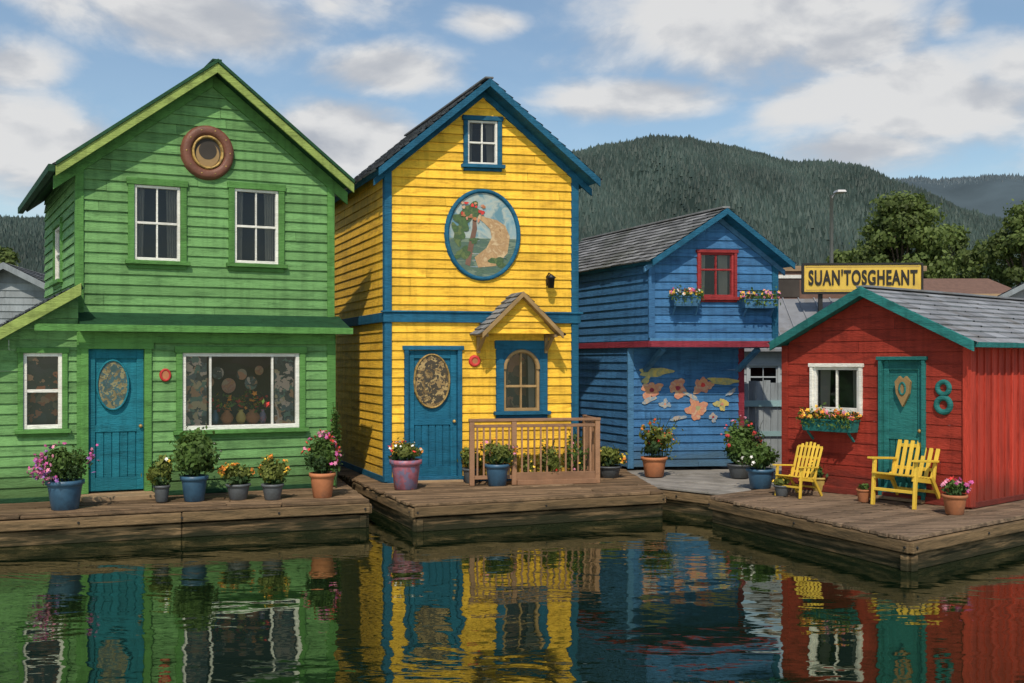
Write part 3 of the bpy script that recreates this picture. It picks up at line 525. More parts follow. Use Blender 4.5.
rs.ring('door_ornament_ring',fr,oc[0],oc[1]+.02,.06,.10,.03,.02,.035,TEAL2)
na,nz=rs.fac(944,388); rs.ring('number_eight',fr,na,nz,.12,.12,.07,.01,.05,TEAL2); rs.ring('number_eight',fr,na,rs.fac(944,405)[1]-.0,.14,.14,.08,.01,.052,TEAL2)
rs.finish()
wbox('window_box',rs,811,862,420,431,0,TEAL2,['org','yel','red','yel','org','pink'],crown=.11).finish()
# ================================================================ DOCKS
UNDERM=M('dock_underside_dark',(.02,.018,.014),rough=.9,bump=0)  # near-black box filling the underside of each dock
def dock(name,FLp,FRp,BRp,BLp,top=DECK,mat=WOOD,pw_=.16,th=.36,fas=BEAM):
    o=Vector((FLp[0],FLp[1],0)); d=Asm(name,o); P=[Vector((p[0],p[1],0))-o for p in (FLp,FRp,BRp,BLp)]
    depth=((P[3]-P[0]).length+(P[2]-P[1]).length)/2; n=max(2,int(depth/pw_)); L=(P[1]-P[0]).length
    for i in range(n):
        t0=(i+.03)/n; t1=(i+.95)/n; s=0
        while s<1:
            s1=min(1,s+random.uniform(2.0,3.8)/L); e0,e1=s+.001,s1-.001
            if s==0: e0-=random.uniform(0,.03)/L*2
            q=lambda s_,t_:(P[0].lerp(P[1],s_)).lerp(P[3].lerp(P[2],s_),t_); dz=random.uniform(-.008,.008); dz2=dz+random.uniform(-.007,.007)
            V=[q(e0,t0),q(e1,t0),q(e1,t1),q(e0,t1)]; zz=[dz,dz2,dz2,dz]; d.add('planks',[v+Vector((0,0,top-.045)) for v in V]+[v+Vector((0,0,top+z_-.003)) for v,z_ in zip(V,zz)],Asm.BF,mat,bev=.008); s=s1
    c=sum(P,Vector())/4
    for a_,b_ in ((P[0],P[1]),(P[1],P[2]),(P[3],P[0])):
        dr_=(b_-a_).normalized(); nn=Vector((dr_.y,-dr_.x,0))
        L2=(b_-a_).length; k=max(1,int(L2/2.4))
        for j in range(k):
            pa_=a_.lerp(b_,j/k)+dr_*.004; pb=a_.lerp(b_,(j+1)/k)-dr_*.004; o1=random.uniform(-.01,.015); tz=random.uniform(-.012,.006); tz2=tz+random.uniform(-.01,.01)
            d.beam('fascia',pa_+nn*(.0+o1)+Vector((0,0,top-.12+tz)),pb+nn*(.0+o1)+Vector((0,0,top-.12+tz2)),.07,.135,fas,bev=.012)
            d.beam('fascia',pa_+nn*(-.09+o1)+Vector((0,0,top-.31)),pb+nn*(-.09+o1)+Vector((0,0,top-.31)),.10,.19,fas,bev=.014)
        for j in range(k*2+1):
            pp=a_.lerp(b_,min(.99,max(.01,j/(k*2))))+nn*.045; d.tube('bolts',[pp+Vector((0,0,top-.12)),pp+nn*.012+Vector((0,0,top-.12))],[.018,.014],BLACK,6)
    ins=lambda v:(v.lerp(c,.05)); Q=[ins(v) for v in P]
    d.add('underside',[v+Vector((0,0,-.3)) for v in Q]+[v+Vector((0,0,top-.06)) for v in Q],Asm.BF,UNDERM); d.finish()
gr=deck_pt(370,500)
dock('wooden_dock',(-9.4,11.95),(gr.x,gr.y),(-4.4,21.5),(-11.5,18.5))
yl=deck_pt(414,504); yr=deck_pt(664,491)
dock('wooden_dock',(yl.x,yl.y),(yr.x,yr.y),(1.9,21.6),(-4.2,20.6),th=.4)
dock('wooden_dock',(4.54,11.4),(9.9,15.5),(8.7,19.6),(2.96,14.95),mat=WOODR)
dock('grey_walkway_dock',(2.05,16.55),(3.25,15.35),(9.6,21.0),(2.3,21.7),top=.385,mat=DECKG,pw_=.3)
# ================================================================ PLANTS
def crown(A,c,rx,ry,rz,n,size,mat,part='foliage',lobes=7):
    c=np.array(c); L=[]
    for i in range(lobes):
        d=rng.normal(size=3); d/=np.linalg.norm(d); d[2]=abs(d[2])*1.1-.35; L.append((d*np.array([rx,ry,rz])*rng.uniform(.45,.85),rng.uniform(.3,.55)))
    L.append((np.zeros(3),.6)); out=[]; rn=[]
    for off,rs_ in L:
        k=int(n/len(L)); P=rng.normal(size=(k,3)); P/=np.linalg.norm(P,axis=1)[:,None]; P*=(rng.random(k)**.5)[:,None]*1.15
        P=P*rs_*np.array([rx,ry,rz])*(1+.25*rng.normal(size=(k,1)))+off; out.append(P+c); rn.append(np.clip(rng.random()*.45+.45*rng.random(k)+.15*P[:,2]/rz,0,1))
    P=np.concatenate(out); rn=np.concatenate(rn); P[:,2]=np.maximum(P[:,2],.03); A.leaves(part,P,size,mat,rnds=rn,outc=c); return P
def pot_plant(px,py,pwid,ph,pm,cw,ch,leaf,fls,name='potted_plant',cy=0,nl=None,fs_=.06,ls=.07,nf=22,dx=0):
    p=deck_pt(px,py); sc_=p.y/F; r_=pwid*sc_/2; h=ph*sc_; A=Asm(name,(p.x,p.y+r_,DECK))
    A.lathe('pot',(0,0,0),[(0,0),(r_*.66,0),(r_*.72,.01),(r_*.9,h*.75),(r_*.93,h*.84),(r_*1.04,h*.86),(r_*1.04,h),(r_*.9,h),(r_*.88,h*.9)],pm,24); A.lathe('soil',(0,0,0),[(0,h*.92),(r_*.9,h*.91)],SOIL,20)
    rx=cw*sc_/2; rz=ch*sc_/2; c=(dx*sc_,0,h+rz*.75+cy*sc_)
    for i in range(11):
        t=random.random()*6.28; k=random.uniform(.5,1.); A.tube('stems',[(math.cos(t)*r_*.3,math.sin(t)*r_*.3,h*.9),(math.cos(t)*rx*.3,math.sin(t)*rx*.3,h+rz*.4),(c[0]+math.cos(t)*rx*k,math.sin(t)*rx*k,c[2]+rz*random.uniform(-.2,1.1-k*.3))],[.008,.006,.003],LEAFD,5)
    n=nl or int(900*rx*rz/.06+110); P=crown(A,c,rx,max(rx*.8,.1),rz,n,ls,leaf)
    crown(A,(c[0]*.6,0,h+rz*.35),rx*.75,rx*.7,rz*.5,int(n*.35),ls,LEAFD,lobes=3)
    cand=P[(P[:,1]<.03)|(P[:,2]>c[2])]; cand=cand[np.argsort(-np.linalg.norm((cand-np.array(c))/np.array([rx,rx,rz]),axis=1))][:max(40,nf*4)]; rng.shuffle(cand)
    k=0
    for f_ in fls: A.blooms('flowers',cand[k:k+nf]*1.0+np.array([0,-.015,.01]),fs_,FL[f_]); k+=nf
    A.finish()
pot_plant(57,512,36,30,P_BLUE,56,46,LEAF,['mag','pink','pur','mag'],nf=34,ls=.055,fs_=.06)
pot_plant(159,503,16,17,P_GREY,26,34,LEAFY,['yel'],nf=5)
pot_plant(190,503,27,26,P_BLUE,50,60,LEAF,['wht'],nf=4,ls=.08)
pot_plant(235,501,24,16,P_GREY,34,24,LEAFY,['org','yel','org'],nf=16)
pot_plant(270,501,22,16,P_GREY,32,32,LEAFY,['yel','org'],nf=12)
pot_plant(320,499,26,25,P_TERR,44,48,LEAF,['pink','red','mag','red'],nf=26,dx=-2)
pot_plant(404,491,32,30,P_PURP,34,22,LEAFY,['org','red','wht'],nf=9)
pot_plant(471,484,18,15,P_GREY,26,26,LEAFY,['yel'],nf=7)
pot_plant(497,487,25,22,P_BLUE,36,28,LEAFY,['org','yel','pink'],nf=9)
pot_plant(610,479,26,12,P_GREY,36,26,LEAFY,['yel','org'],nf=22,name='flowering_plant')
pot_plant(656,478,26,20,P_TERR,38,44,LEAFY,['red','org'],nf=9,ls=.11,nl=240)
pot_plant(742,479,24,14,P_GREY,36,54,LEAF,['red','pink'],nf=20,name='flowering_shrub')
pot_plant(764,490,28,20,P_BLUE,38,32,LEAF,['wht'],nf=5,ls=.08)
pot_plant(784,497,16,11,P_GREY,14,8,LEAFY,['yel'],nf=4)
pot_plant(822,492,17,14,P_YEL,26,20,LEAF,['org','yel'],nf=14)
pot_plant(866,503,14,13,P_TERR,10,7,LEAF,[],nf=0,nl=30)
pot_plant(960,516,24,20,P_TERR,28,18,LEAF,['mag','red','pink'],nf=18)
def bush(name,px,Y,w,h,leaf,fls,nf=10,base=DECK,nl=None):
    sc_=Y/F; A=Asm(name,((px-CX)*sc_,Y,base)); rx=w*sc_/2; rz=h*sc_/2
    for i in range(9): A.tube('stems',[(0,0,-.0),(random.uniform(-rx,rx)*.6,0,rz),(random.uniform(-rx,rx)*.9,random.uniform(-.1,.1),rz*random.uniform(1.5,2.1))],[.012,.008,.004],LEAFD,5)
    P=crown(A,(0,0,rz),rx,rx*.6,rz,nl or int(900*rx*rz/.06+150),.065,leaf,lobes=8); k=0
    for f_ in fls: A.blooms('flowers',P[P[:,1]<.02][k:k+nf]+np.array([0,-.02,0]),.06,FL[f_]); k+=nf
    A.finish()
bush('flowering_plant',548,16.45,24,44,LEAFY,['yel','red'],10); bush('flowering_plant',578,16.6,26,52,LEAF,['yel','pink'],12); bush('flowering_plant',527,16.4,14,32,LEAFY,['yel'],4)
bush('climbing_plant',336,15.9,12,84,LEAF,['pink'],6); bush('flowering_plant',662,17.6,44,62,LEAFY,['red','org'],9,nl=260); bush('shrub',752,18.6,26,48,LEAFD,['red','org'],10)
# ================================================================ CHAIRS
def chair(px,py,ang,s=1.):
    p=deck_pt(px,py); A=Asm('yellow_garden_chair',p,ang); K=CHY; bm=A.beam
    def beam(n,p_,q_,w_,h_,m_,**k): bm(n,Vector(p_)*s,Vector(q_)*s,w_*s,h_*s,m_,**k)
    Wd=.60
    for sy in (-1,1):
        yy=sy*Wd/2
        beam('legs',(.30,yy,0),(.25,yy,.62),.035,.06,K); beam('legs',(-.42,yy,0),(-.13,yy,.40),.035,.06,K); beam('seat_rail',(.30,yy*.93,.40),(-.20,yy*.93,.33),.03,.07,K)
        beam('armrest',(.34,yy*1.06,.64),(-.26,yy*1.02,.60),.085,.028,K); beam('arm_support',(-.2,yy,.34),(-.25,yy,.59),.03,.04,K)
    beam('stretcher',(.285,-Wd/2,.22),(.285,Wd/2,.22),.03,.04,K); beam('stretcher',(-.3,-Wd/2,.18),(-.3,Wd/2,.18),.03,.04,K)
    for i in range(7):
        x=.30-i*.078; beam('seat_slats',(x,-Wd/2,.44-.011*i),(x,Wd/2,.44-.011*i),.062,.02,K)
    n=7
    for i in range(n):
        yy=(-.5+(i)/(n-1))*Wd*.92; top=1.10-.10*abs((i-(n-1)/2)/((n-1)/2))**2; zz=top; beam('back_slats',(-.20,yy,.36),(-.20-.26*(zz-.36)/.7,yy*1.06,zz),.056,.02,K,up=(1,0,.4))
    for zz in (.48,.78,1.0): xx=-.215-.26*(zz-.36)/.7; beam('back_rails',(xx,-Wd*.5,zz),(xx,Wd*.5,zz),.03,.045,K)
    A.finish()
chair(905,505,rad(219),1.03); chair(797,496,rad(217),.72)
# ================================================================ BACKGROUND BUILDINGS, SIGN, LAMP
w=Asm('grey_wharf_building',(4.9,25,0),rad(-6)); L=9.; w.siding('wall_siding',FRONT(),lambda z:(0,L),.3,2.75,.2,[(1.0,1.7,1.75,2.3)],PALE); w.box('walls',0,L,.8,5,.3,2.7,PALE); w.siding('wall_siding',LEFT(0,5),lambda z:(0,5),.3,2.75,.2,[],PALE)
w.window('window',FRONT(),(1.0,1.7,1.75,2.3),PALE,PALE,vs=(.5,),cw=.06)
w.add('gable_ends',[(0,0,2.75),(0,5,2.75),(0,2.5,4.05),(L,0,2.75),(L,5,2.75),(L,2.5,4.05)],[(0,1,2),(3,5,4)],PALE)
for e,q in ((-.4,1),(5.4,-1)):
    V=[(-.3,e,2.72),(L+.3,e,2.72),(L+.3,2.5,4.12),(-.3,2.5,4.12)]; w.add('roof_panels',[(a_,b_,c_-.06) for a_,b_,c_ in V]+V,Asm.BF,RMETAL)
    for i in range(24):
        x=-.25+i*(L+.5)/23; w.beam('roof_seams',(x,e,2.74),(x,2.5,4.14),.03,.04,RMETAL)
w.finish()
fc=Asm('grey_board_fence',(4.2,20.2,0),rad(4))
x=0
while x<4.5: fc.box('boards',x,x+.14,0,.025,.35,2.0+random.uniform(-.04,.04),PLAIN); x+=.15
fc.box('cap',-.02,4.5,-.06,.06,1.5,1.62,TEALB); fc.box('cap',-.02,4.5,-.05,.05,.9,1.0,TEALB); fc.finish()
sg=Asm('wharf_sign',at(862,292,26),rad(-3)); sw2=115/F*26/2; sh=27/F*26
sg.box('panel',-sw2,sw2,-.04,.04,0,sh,SIGNY,bev=.01)
for q in ((-sw2-.04,sw2+.04,sh,sh+.05),(-sw2-.04,sw2+.04,-.05,0),(-sw2-.05,-sw2,0,sh),(sw2,sw2+.05,0,sh)): sg.box('frame',q[0],q[1],-.06,.06,q[2],q[3],SIGNK)
sg.box('painted_border',-sw2+.04,sw2-.04,-.045,-.0405,sh-.06,sh-.045,TAN); sg.box('painted_border',-sw2+.04,sw2-.04,-.045,-.0405,.045,.06,TAN)
for x in (-sw2*.7,0,sw2*.7): sg.box('post',x-.05,x+.05,.045,.14,-1.6,sh*.9,SIGNK)
se=sg.finish()
cu=bpy.data.curves.new('lettering','FONT'); cu.body="SUAN'TOSGHEANT"; cu.size=.50; cu.extrude=.012; cu.offset=.014; cu.space_character=1.12; cu.align_x='CENTER'; cu.align_y='CENTER'
to=bpy.data.objects.new('tmp_text',cu); sc.collection.objects.link(to); bpy.context.view_layer.update()
me=bpy.data.meshes.new_from_object(to.evaluated_get(bpy.context.evaluated_depsgraph_get())); bpy.data.objects.remove(to)
me.materials.clear(); me.materials.append(SIGNK); lo=bpy.data.objects.new('lettering',me); sc.collection.objects.link(lo); lo.parent=se; lo.rotation_euler=(rad(90),0,rad(-3)); lo.location=(0,-.056,sh/2)
xs=[v.co.x for v in me.vertices]; wd=max(xs)-min(xs); lo.scale=(sw2*2*.93/wd,1.05,1)
bb=Asm('brown_shop_building',at(789,300,29)*1.0,rad(0)); bb.o.z=0; h=CAMZ+(362-266)/F*29
bb.box('walls',-.55,3.9,0,4,.3,h-.15,BROWNB); bb.box('parapet',-.62,3.97,-.07,4.05,h-.15,h,STEP); bb.box('window',-.3,.3,-.03,-.004,h-.9,h-.4,INT); bb.box('sign_strip',-.5,3.8,-.04,-.004,h-.36,h-.26,WHITE); bb.finish()
bb=Asm('brown_roof_building',(at(962,300,46).x,46,0)); h=CAMZ+(362-274)/F*46
bb.box('walls',-2.4,2.6,0,5,.3,h-.9,BROWNB); bb.add('roof',[(-2.6,-.3,h-.95),(2.8,-.3,h-.95),(2.8,5.3,h-.95),(-2.6,5.3,h-.95),(-2.2,2.5,h),(2.4,2.5,h)],[(0,1,5,4),(1,2,5),(2,3,4,5),(3,0,4),(3,2,1,0)],BROWNB); bb.box('fascia',-2.6,2.8,-.34,-.3,h-1.05,h-.93,STEP); bb.finish()
bb=Asm('grey_roof_shed',(at(945,300,25).x,25,0),rad(-20)); h=CAMZ+(362-268)/F*24
bb.box('walls',.2,4.6,0,5,.3,h-1.3,PLAIN)
bb.slope('roof_slab',(2.4,h),(-.1,h-1.35),-.3,5.3,.08,PLAIN,RMETAL,pit=.3,wid=.5); bb.slope('roof_slab',(2.4,h),(4.9,h-1.35),-.3,5.3,.08,PLAIN,RMETAL,pit=.3,wid=.5)
bb.add('gable_wall',[(.2,0,h-1.3),(4.6,0,h-1.3),(2.4,0,h-.06)],[(0,1,2)],RMETAL); bb.rake('bargeboard',(2.4,h),(-.1,h-1.35),-.34,-.302,.14,PLAIN); bb.rake('bargeboard',(2.4,h),(4.9,h-1.35),-.34,-.302,.14,PLAIN); bb.finish()
bb=Asm('small_grey_cottage',(at(-46,300,24).x,24,0),rad(10)); h=CAMZ+(362-266)/F*24
bb.siding('front_siding',FRONT(),gable(2.4,h-.6,1.2,h),.4,h,.17,[],PLAIN); bb.siding('side_siding',RIGHT(2.4),lambda z:(0,3),.4,h-.6,.17,[],PLAIN)
for e in ((-.2,h-.65),(2.6,h-.65)): bb.slope('roof_slab',(1.2,h+.08),e,-.3,3.2,.1,PLAIN,SHING); bb.rake('bargeboard',(1.2,h+.08),e,-.34,-.302,.16,PLAIN)
bb.finish()
lp=at(829,195,40); A=Asm('street_lamp',(lp.x+.1,40,0)); hh=lp.z
A.tube('pole',[(0,0,.2),(0,0,.9),(0,0,1.0),(0,0,hh)],[.13,.12,.095,.07],METAL,10); A.tube('arm',[(0,0,hh-.15),(.08,-.2,hh),(.12,-.5,hh+.03)],[.035,.03,.03],METAL,8)
A.add('lamp_head',[(-.1,-.45,hh-.03),(.3,-.45,hh-.03),(.3,-1.0,hh-.05),(-.1,-1.0,hh-.05),(-.05,-.45,hh+.08),(.25,-.45,hh+.08),(.25,-.95,hh+.06),(-.05,-.95,hh+.06)],Asm.BF,METAL,bev=.02); A.finish()
# ================================================================ TREES
def tree(name,px,topy,Y,wpx,n=11000,base=.25,leafm_=TREEL,seed=1,ncl=46,size=.26,low=.22):
    rr=np.random.default_rng(seed); x=(px-CX)/F*Y; H=CAMZ+(HZ-topy)/F*Y-base; R=wpx/F*Y/2; A=Asm(name,(x,Y,base))
    A.tube('trunk',[(0,0,0),(.05,0,H*.2),(-.05,.05,H*.45),(.05,0,H*.75)],[H*.022,H*.018,H*.013,H*.005],BARK,9)
    cl=[]
    for i in range(ncl):
        t=rr.random()*6.283; zf_=low+(1-low)*rr.random()**.8; prof_=math.sin(math.pi*min(.96,max(.12,(zf_-low)/(1-low)*.76+.2)))**.6
        rd_=R*prof_*(.35+.65*rr.random()**.5)*.85; cl.append((math.cos(t)*rd_,math.sin(t)*rd_,H*zf_*.93,R*rr.uniform(.2,.36)))
    for c in cl[::3]:
        z0=c[2]*.55; A.tube('limbs',[(0,0,z0),(c[0]*.5,c[1]*.5,(z0+c[2])/2+.2),(c[0],c[1],c[2])],[H*.008,H*.005,H*.002],BARK,6)
    per=n//ncl
    for c in cl:
        P=rr.normal(size=(per,3)); P/=np.linalg.norm(P,axis=1)[:,None]; P*=((.3+.7*rr.random(per)**.5)*c[3])[:,None]*np.array([1,1,.75]); P*=(1+.3*rr.normal(size=(per,1)).clip(-1,1.2)); P+=np.array(c[:3])
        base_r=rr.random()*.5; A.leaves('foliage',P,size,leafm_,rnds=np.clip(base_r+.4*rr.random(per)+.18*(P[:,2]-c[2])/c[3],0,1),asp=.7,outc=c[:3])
    A.finish()
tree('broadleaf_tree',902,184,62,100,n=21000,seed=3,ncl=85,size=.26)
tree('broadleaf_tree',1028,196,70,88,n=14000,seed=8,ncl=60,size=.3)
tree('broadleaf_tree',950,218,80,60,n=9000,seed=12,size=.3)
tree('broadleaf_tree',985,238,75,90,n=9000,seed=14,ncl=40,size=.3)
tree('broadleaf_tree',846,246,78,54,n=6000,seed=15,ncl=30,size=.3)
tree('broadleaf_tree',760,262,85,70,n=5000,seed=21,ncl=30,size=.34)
tree('broadleaf_tree',0,240,60,60,n=7000,seed=31,ncl=36,size=.28)
# ================================================================ HILLS
skx=[-500,-200,0,60,200,330,400,500,570,600,650,690,730,780,830,880,940,1024,1200,1600]
sky_=[240,225,222,226,222,208,196,170,157,148,142,142,150,161,168,183,206,228,240,250]
fx=[-500,0,500,800,860,920,960,1024,1150,1600]; fy=[262,258,240,210,186,180,180,176,190,220]
nz_=lambda a,b_:(np.sin(a*31+b_*.004)*.5+np.sin(a*67+1.3+b_*.007)*.3+np.sin(a*13-b_*.0025+2)*.6)
def hill_h(t,Y,X_,Yk,y0,yc):
    ysk=np.interp(t*F+CX,X_,Yk); Hh=(HZ-ysk)/F*yc+CAMZ; f=np.clip((Y-y0)/(yc-y0),0,1); f=f*f*(3-2*f)*.55+f*.45
    back=np.clip((Y-yc)/900,0,1); n=nz_(t,Y)
    return Hh*(f*(1+.22*n*(1-f)*1.6)*(1-.35*back))+nz_(t*2.3,Y)*yc*.0016*f
def hill(name,X_,Yk,y0,yc,mat,nt_=260,ny=70,ymax=None):
    T=np.linspace(-.95,1.05,nt_); YY=np.linspace(y0,ymax or yc+900,ny); TT,Yg=np.meshgrid(T,YY); Zg=hill_h(TT,Yg,X_,Yk,y0,yc)-0
    Zg[0]=-2; V=np.stack([TT*Yg,Yg,Zg],-1).reshape(-1,3); Fs=[(j*nt_+i,j*nt_+i+1,(j+1)*nt_+i+1,(j+1)*nt_+i) for j in range(ny-1) for i in range(nt_-1)]
    me=bpy.data.meshes.new(name); me.from_pydata(V.tolist(),[],Fs); me.materials.append(mat); o=bpy.data.objects.new(name,me); sc.collection.objects.link(o)
    me.polygons.foreach_set('use_smooth',[True]*len(Fs))
def forest(name,X_,Yk,y0,yc,n,hm,mat,t0=-.62,t1=.66):
    t=rng.uniform(t0,t1,n); Yd=y0+(yc+40-y0)*rng.random(n)**.8; z=hill_h(t,Yd,X_,Yk,y0,yc); h=hm*(.5+.6*rng.random(n)+.5*(rng.random(n)>.93)); w_=h*.36*(.8+.5*rng.random(n)); x=t*Yd; k=5
    ph=rng.random(n)*6.28; V=np.zeros((n,k+1,3))
    for j in range(k): a=ph+2*np.pi*j/k; V[:,j,0]=x+w_*np.cos(a); V[:,j,1]=Yd+w_*np.sin(a); V[:,j,2]=z-2
    V[:,k,0]=x; V[:,k,1]=Yd; V[:,k,2]=z+h
    base=(np.arange(n)*(k+1))[:,None,None]; pat=np.array([[j,(j+1)%k,k] for j in range(k)])[None]; Fc=(base+pat).reshape(-1,3)
    me=bpy.data.meshes.new(name); me.from_pydata(V.reshape(-1,3).tolist(),[],Fc.tolist()); me.materials.append(mat)
    patch=.5+.3*np.sin(t*40+Yd*.006)*np.sin(t*11+Yd*.004)+.25*np.sin(t*17-Yd*.01); r_=np.clip(patch*.65+.4*rng.random(n),0,1); a=me.attributes.new('rnd','FLOAT','FACE'); a.data.foreach_set('value',np.repeat(r_,k))
    o=bpy.data.objects.new(name,me); sc.collection.objects.link(o)
HM=M('hazed_hill_ground',(.032,.050,.045),rough=1,var=.2,scale=.01,bump=0,spec=0); HM2=M('hazed_far_hill_ground',(.08,.11,.13),rough=1,var=.2,scale=.004,bump=0,spec=0)  # aerial haze tinted into both ground colours, bluer on the far ridge
hill('forested_hill',skx,sky_,900,2500,HM); forest('distant_forest',skx,sky_,900,2500,68000,11.5,CONIF)
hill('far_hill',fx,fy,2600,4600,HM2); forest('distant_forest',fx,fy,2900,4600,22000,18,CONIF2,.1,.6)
# ================================================================ GROUND + WATER
GRN=M('shore_ground',(.10,.11,.06),rough=.95,var=.25,scale=.4,bump=.4,dirt=(.16,.14,.11),dscale=.3)
A=bpy.data.meshes.new('ground'); yy=[(21.3,-.6),(21.9,.22),(24,.3),(60,.3),(1500,.3),(14000,.3)]; V=[];Fs=[]
xsn=[-14000,-1500,-100,-20,0,20,100,1500,14000]
for yv,zv in yy:
    for xv in xsn: V.append((xv,yv,zv))
for j in range(len(yy)-1):
    for i in range(len(xsn)-1): Fs.append((j*9+i,j*9+i+1,(j+1)*9+i+1,(j+1)*9+i))
A.from_pydata(V,[],Fs); A.materials.append(GRN); sc.collection.objects.link(bpy.data.objects.new('ground',A))
m,t=nt('harbour_water'); out=t.nodes.new('ShaderNodeOutputMaterial')
d=t.nodes.new('ShaderNodeBsdfDiffuse'); d.inputs[0].default_value=(.005,.012,.005,1); gl_=t.nodes.new('ShaderNodeBsdfGlossy'); gl_.inputs['Roughness'].default_value=.01; gl_.inputs[0].default_value=(.82,.88,.74,1)
fz=t.nodes.new('ShaderNodeFresnel'); fz.inputs[0].default_value=1.5
v1=mapping(t,(1.0,1.7,1)); n1=noise_n(t,v1,1.1,2,.5,.5); v2=mapping(t,(1.,2.2,1),(0,0,.25)); n2=noise_n(t,v2,4.2,2,.5,.3); v3=mapping(t,(1,1,1)); n3=noise_n(t,v3,.22,1)
amp=rampf(t,n3.outputs['Fac'],.35,.65,.5,1.25)
s1=math_n(t,'MULTIPLY',n2.outputs['Fac'],.12); s2=math_n(t,'ADD',n1.outputs['Fac'],s1); s3=math_n(t,'MULTIPLY',s2,amp)
bp=t.nodes.new('ShaderNodeBump'); bp.inputs['Strength'].default_value=1; bp.inputs['Distance'].default_value=.0125; t.links.new(s3,bp.inputs['Height'])
for q in (gl_,fz): t.links.new(bp.outputs[0],q.inputs['Normal'])
mx=t.nodes.new('ShaderNodeMixShader'); ff=math_n(t,'MULTIPLY_ADD',fz.outputs[0],1.3,.06); t.links.new(ff,mx.inputs[0]); t.links.new(d.outputs[0],mx.inputs[1]); t.links.new(gl_.outputs[0],mx.inputs[2]); t.links.new(mx.outputs[0],out.inputs[0])
A=bpy.data.meshes.new('water'); A.from_pydata([(-3000,-3000,0),(3000,-3000,0),(3000,21.8,0),(-3000,21.8,0)],[],[(0,1,2,3)]); A.materials.append(m); sc.collection.objects.link(bpy.data.objects.new('water',A))
# ================================================================ SKY + SUN
el=rad(49); sv=Vector((-.08*math.cos(el),-.99*math.cos(el),math.sin(el))).normalized()
wd=bpy.data.worlds.new('World'); sc.world=wd; wd.use_nodes=True; t=wd.node_tree; t.nodes.clear(); out=t.nodes.new('ShaderNodeOutputWorld'); bg=t.nodes.new('ShaderNodeBackground'); bg.inputs[1].default_value=.1
sk=t.nodes.new('ShaderNodeTexSky'); sk.sky_type='NISHITA'; sk.sun_disc=False; sk.sun_elevation=el; sk.sun_rotation=math.atan2(sv.x,sv.y); sk.air_density=1.15; sk.dust_density=.7; sk.ozone_density=1.4
tc=t.nodes.new('ShaderNodeTexCoord'); gen=tc.outputs['Generated']
mp=t.nodes.new('ShaderNodeMapping'); mp.inputs['Scale'].default_value=(1,1,2.0); t.links.new(gen,mp.inputs[0])
nA=noise_n(t,mp.outputs[0],6.2,7,.56,.2); nB=noise_n(t,mp.outputs[0],2.3,2,.5)
blobs=[(735,22,190,64,1.4),(850,35,90,48,1.1),(930,105,155,64,1.4),(860,145,130,36,1.1),(1010,70,90,60,1),(635,97,105,26,1.15),(385,68,82,29,1.2),(205,14,140,44,1.3),(330,5,60,26,.7),(35,150,100,62,1.3),(330,142,105,44,1.3),(15,65,45,28,.9),(952,22,28,22,.9),(495,22,40,14,.7),(1150,120,120,60,1),(-150,60,120,60,1),(600,-160,240,60,1),(200,-200,200,70,1)]
tot=None
for px,py,rx,ry,st in blobs:
    c=Vector(((px-CX)/F,1,-(py-HZ)/F)).normalized()
    s_=t.nodes.new('ShaderNodeVectorMath'); s_.operation='SUBTRACT'; t.links.new(gen,s_.inputs[0]); s_.inputs[1].default_value=c
    q=t.nodes.new('ShaderNodeVectorMath'); q.operation='MULTIPLY'; t.links.new(s_.outputs[0],q.inputs[0]); q.inputs[1].default_value=(F/rx*1.05,1.5,F/ry*1.05)
    l=t.nodes.new('ShaderNodeVectorMath'); l.operation='LENGTH'; t.links.new(q.outputs[0],l.inputs[0]); v=math_n(t,'MULTIPLY_ADD',l.outputs['Value'],-1.*st,st)
    tot=v if tot is None else math_n(t,'MAXIMUM',tot,v)
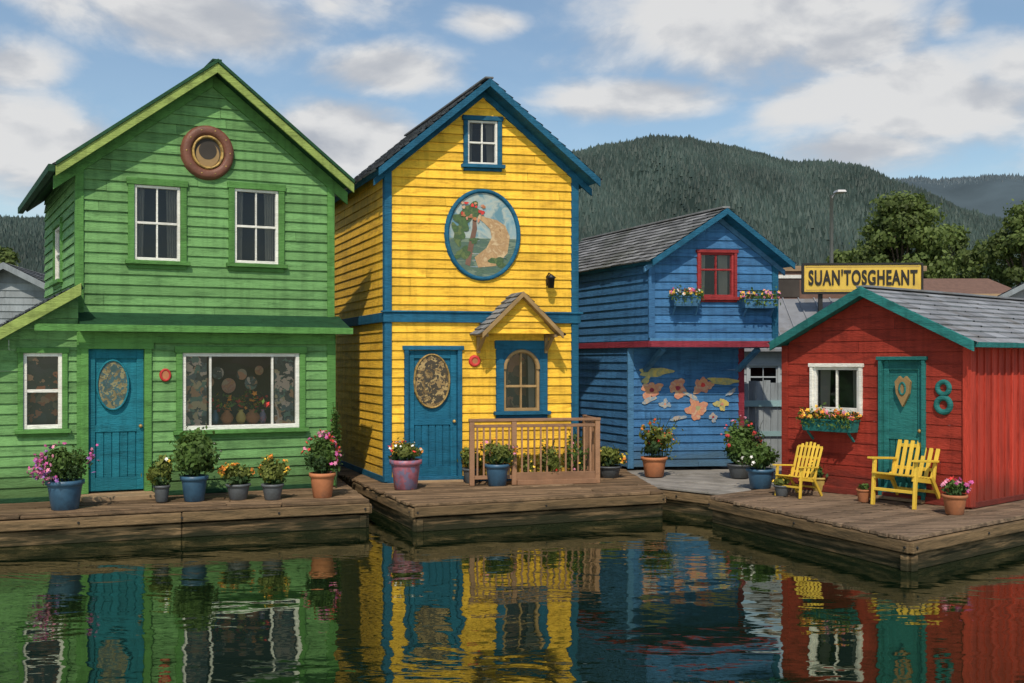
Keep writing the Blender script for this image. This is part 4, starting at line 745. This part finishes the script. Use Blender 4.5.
gen2=math_n(t,'MULTIPLY_ADD',nB.outputs['Fac'],4,-2.5); sep=t.nodes.new('ShaderNodeSeparateXYZ'); t.links.new(gen,sep.inputs[0])
gate=rampf(t,sep.outputs[1],.55,.8,0,-3); gen2=math_n(t,'ADD',gen2,gate); tot=math_n(t,'MAXIMUM',math_n(t,'MAXIMUM',tot,-1.),gen2)
val=math_n(t,'ADD',tot,math_n(t,'MULTIPLY_ADD',nA.outputs['Fac'],2.7,-1.35))
mask=rampf(t,val,-.22,.62,.05,.97)
mp2=t.nodes.new('ShaderNodeMapping'); mp2.inputs['Location'].default_value=(0.01,0,-.05); mp2.inputs['Scale'].default_value=(1,1,2.0); t.links.new(gen,mp2.inputs[0]); nC=noise_n(t,mp2.outputs[0],6.2,3,.5,.2)
relief=math_n(t,'SUBTRACT',nA.outputs['Fac'],nC.outputs['Fac']); rel=rampf(t,relief,-.13,.13,0,1)
dens=rampf(t,val,.5,1.8,0,.5); sh_=math_n(t,'SUBTRACT',rel,dens); sh_=rampf(t,sh_,-.35,.65,0,1,False)
cc=mixc(t,sh_,(3.6,3.95,4.6),(7.4,7.4,7.4))
skc=mixc(t,1.,sk.outputs[0],(1.15,1.22,1.22),'MULTIPLY')
fin=mixc(t,mask,skc,cc); t.links.new(fin,bg.inputs[0]); t.links.new(bg.outputs[0],out.inputs[0])
wd.cycles.sampling_method='MANUAL'; wd.cycles.sample_map_resolution=512
sl2=bpy.data.lights.new('sun','SUN'); sl2.energy=3.6; sl2.angle=rad(.6); sl2.color=(1,.89,.73); so=bpy.data.objects.new('sun',sl2); so.rotation_euler=(-sv).to_track_quat('-Z','Y').to_euler(); so.location=(-3,-10,20); sc.collection.objects.link(so)
# ================================================================ CAMERA
cam=bpy.data.cameras.new('camera'); cam.sensor_width=36; cam.lens=36*F/1024; cam.shift_y=(HZ-341.5)/1024; cam.clip_end=30000; cam.clip_start=.05
co=bpy.data.objects.new('camera',cam); co.location=(0,0,CAMZ); co.rotation_euler=(rad(90),0,0); sc.collection.objects.link(co); sc.camera=co
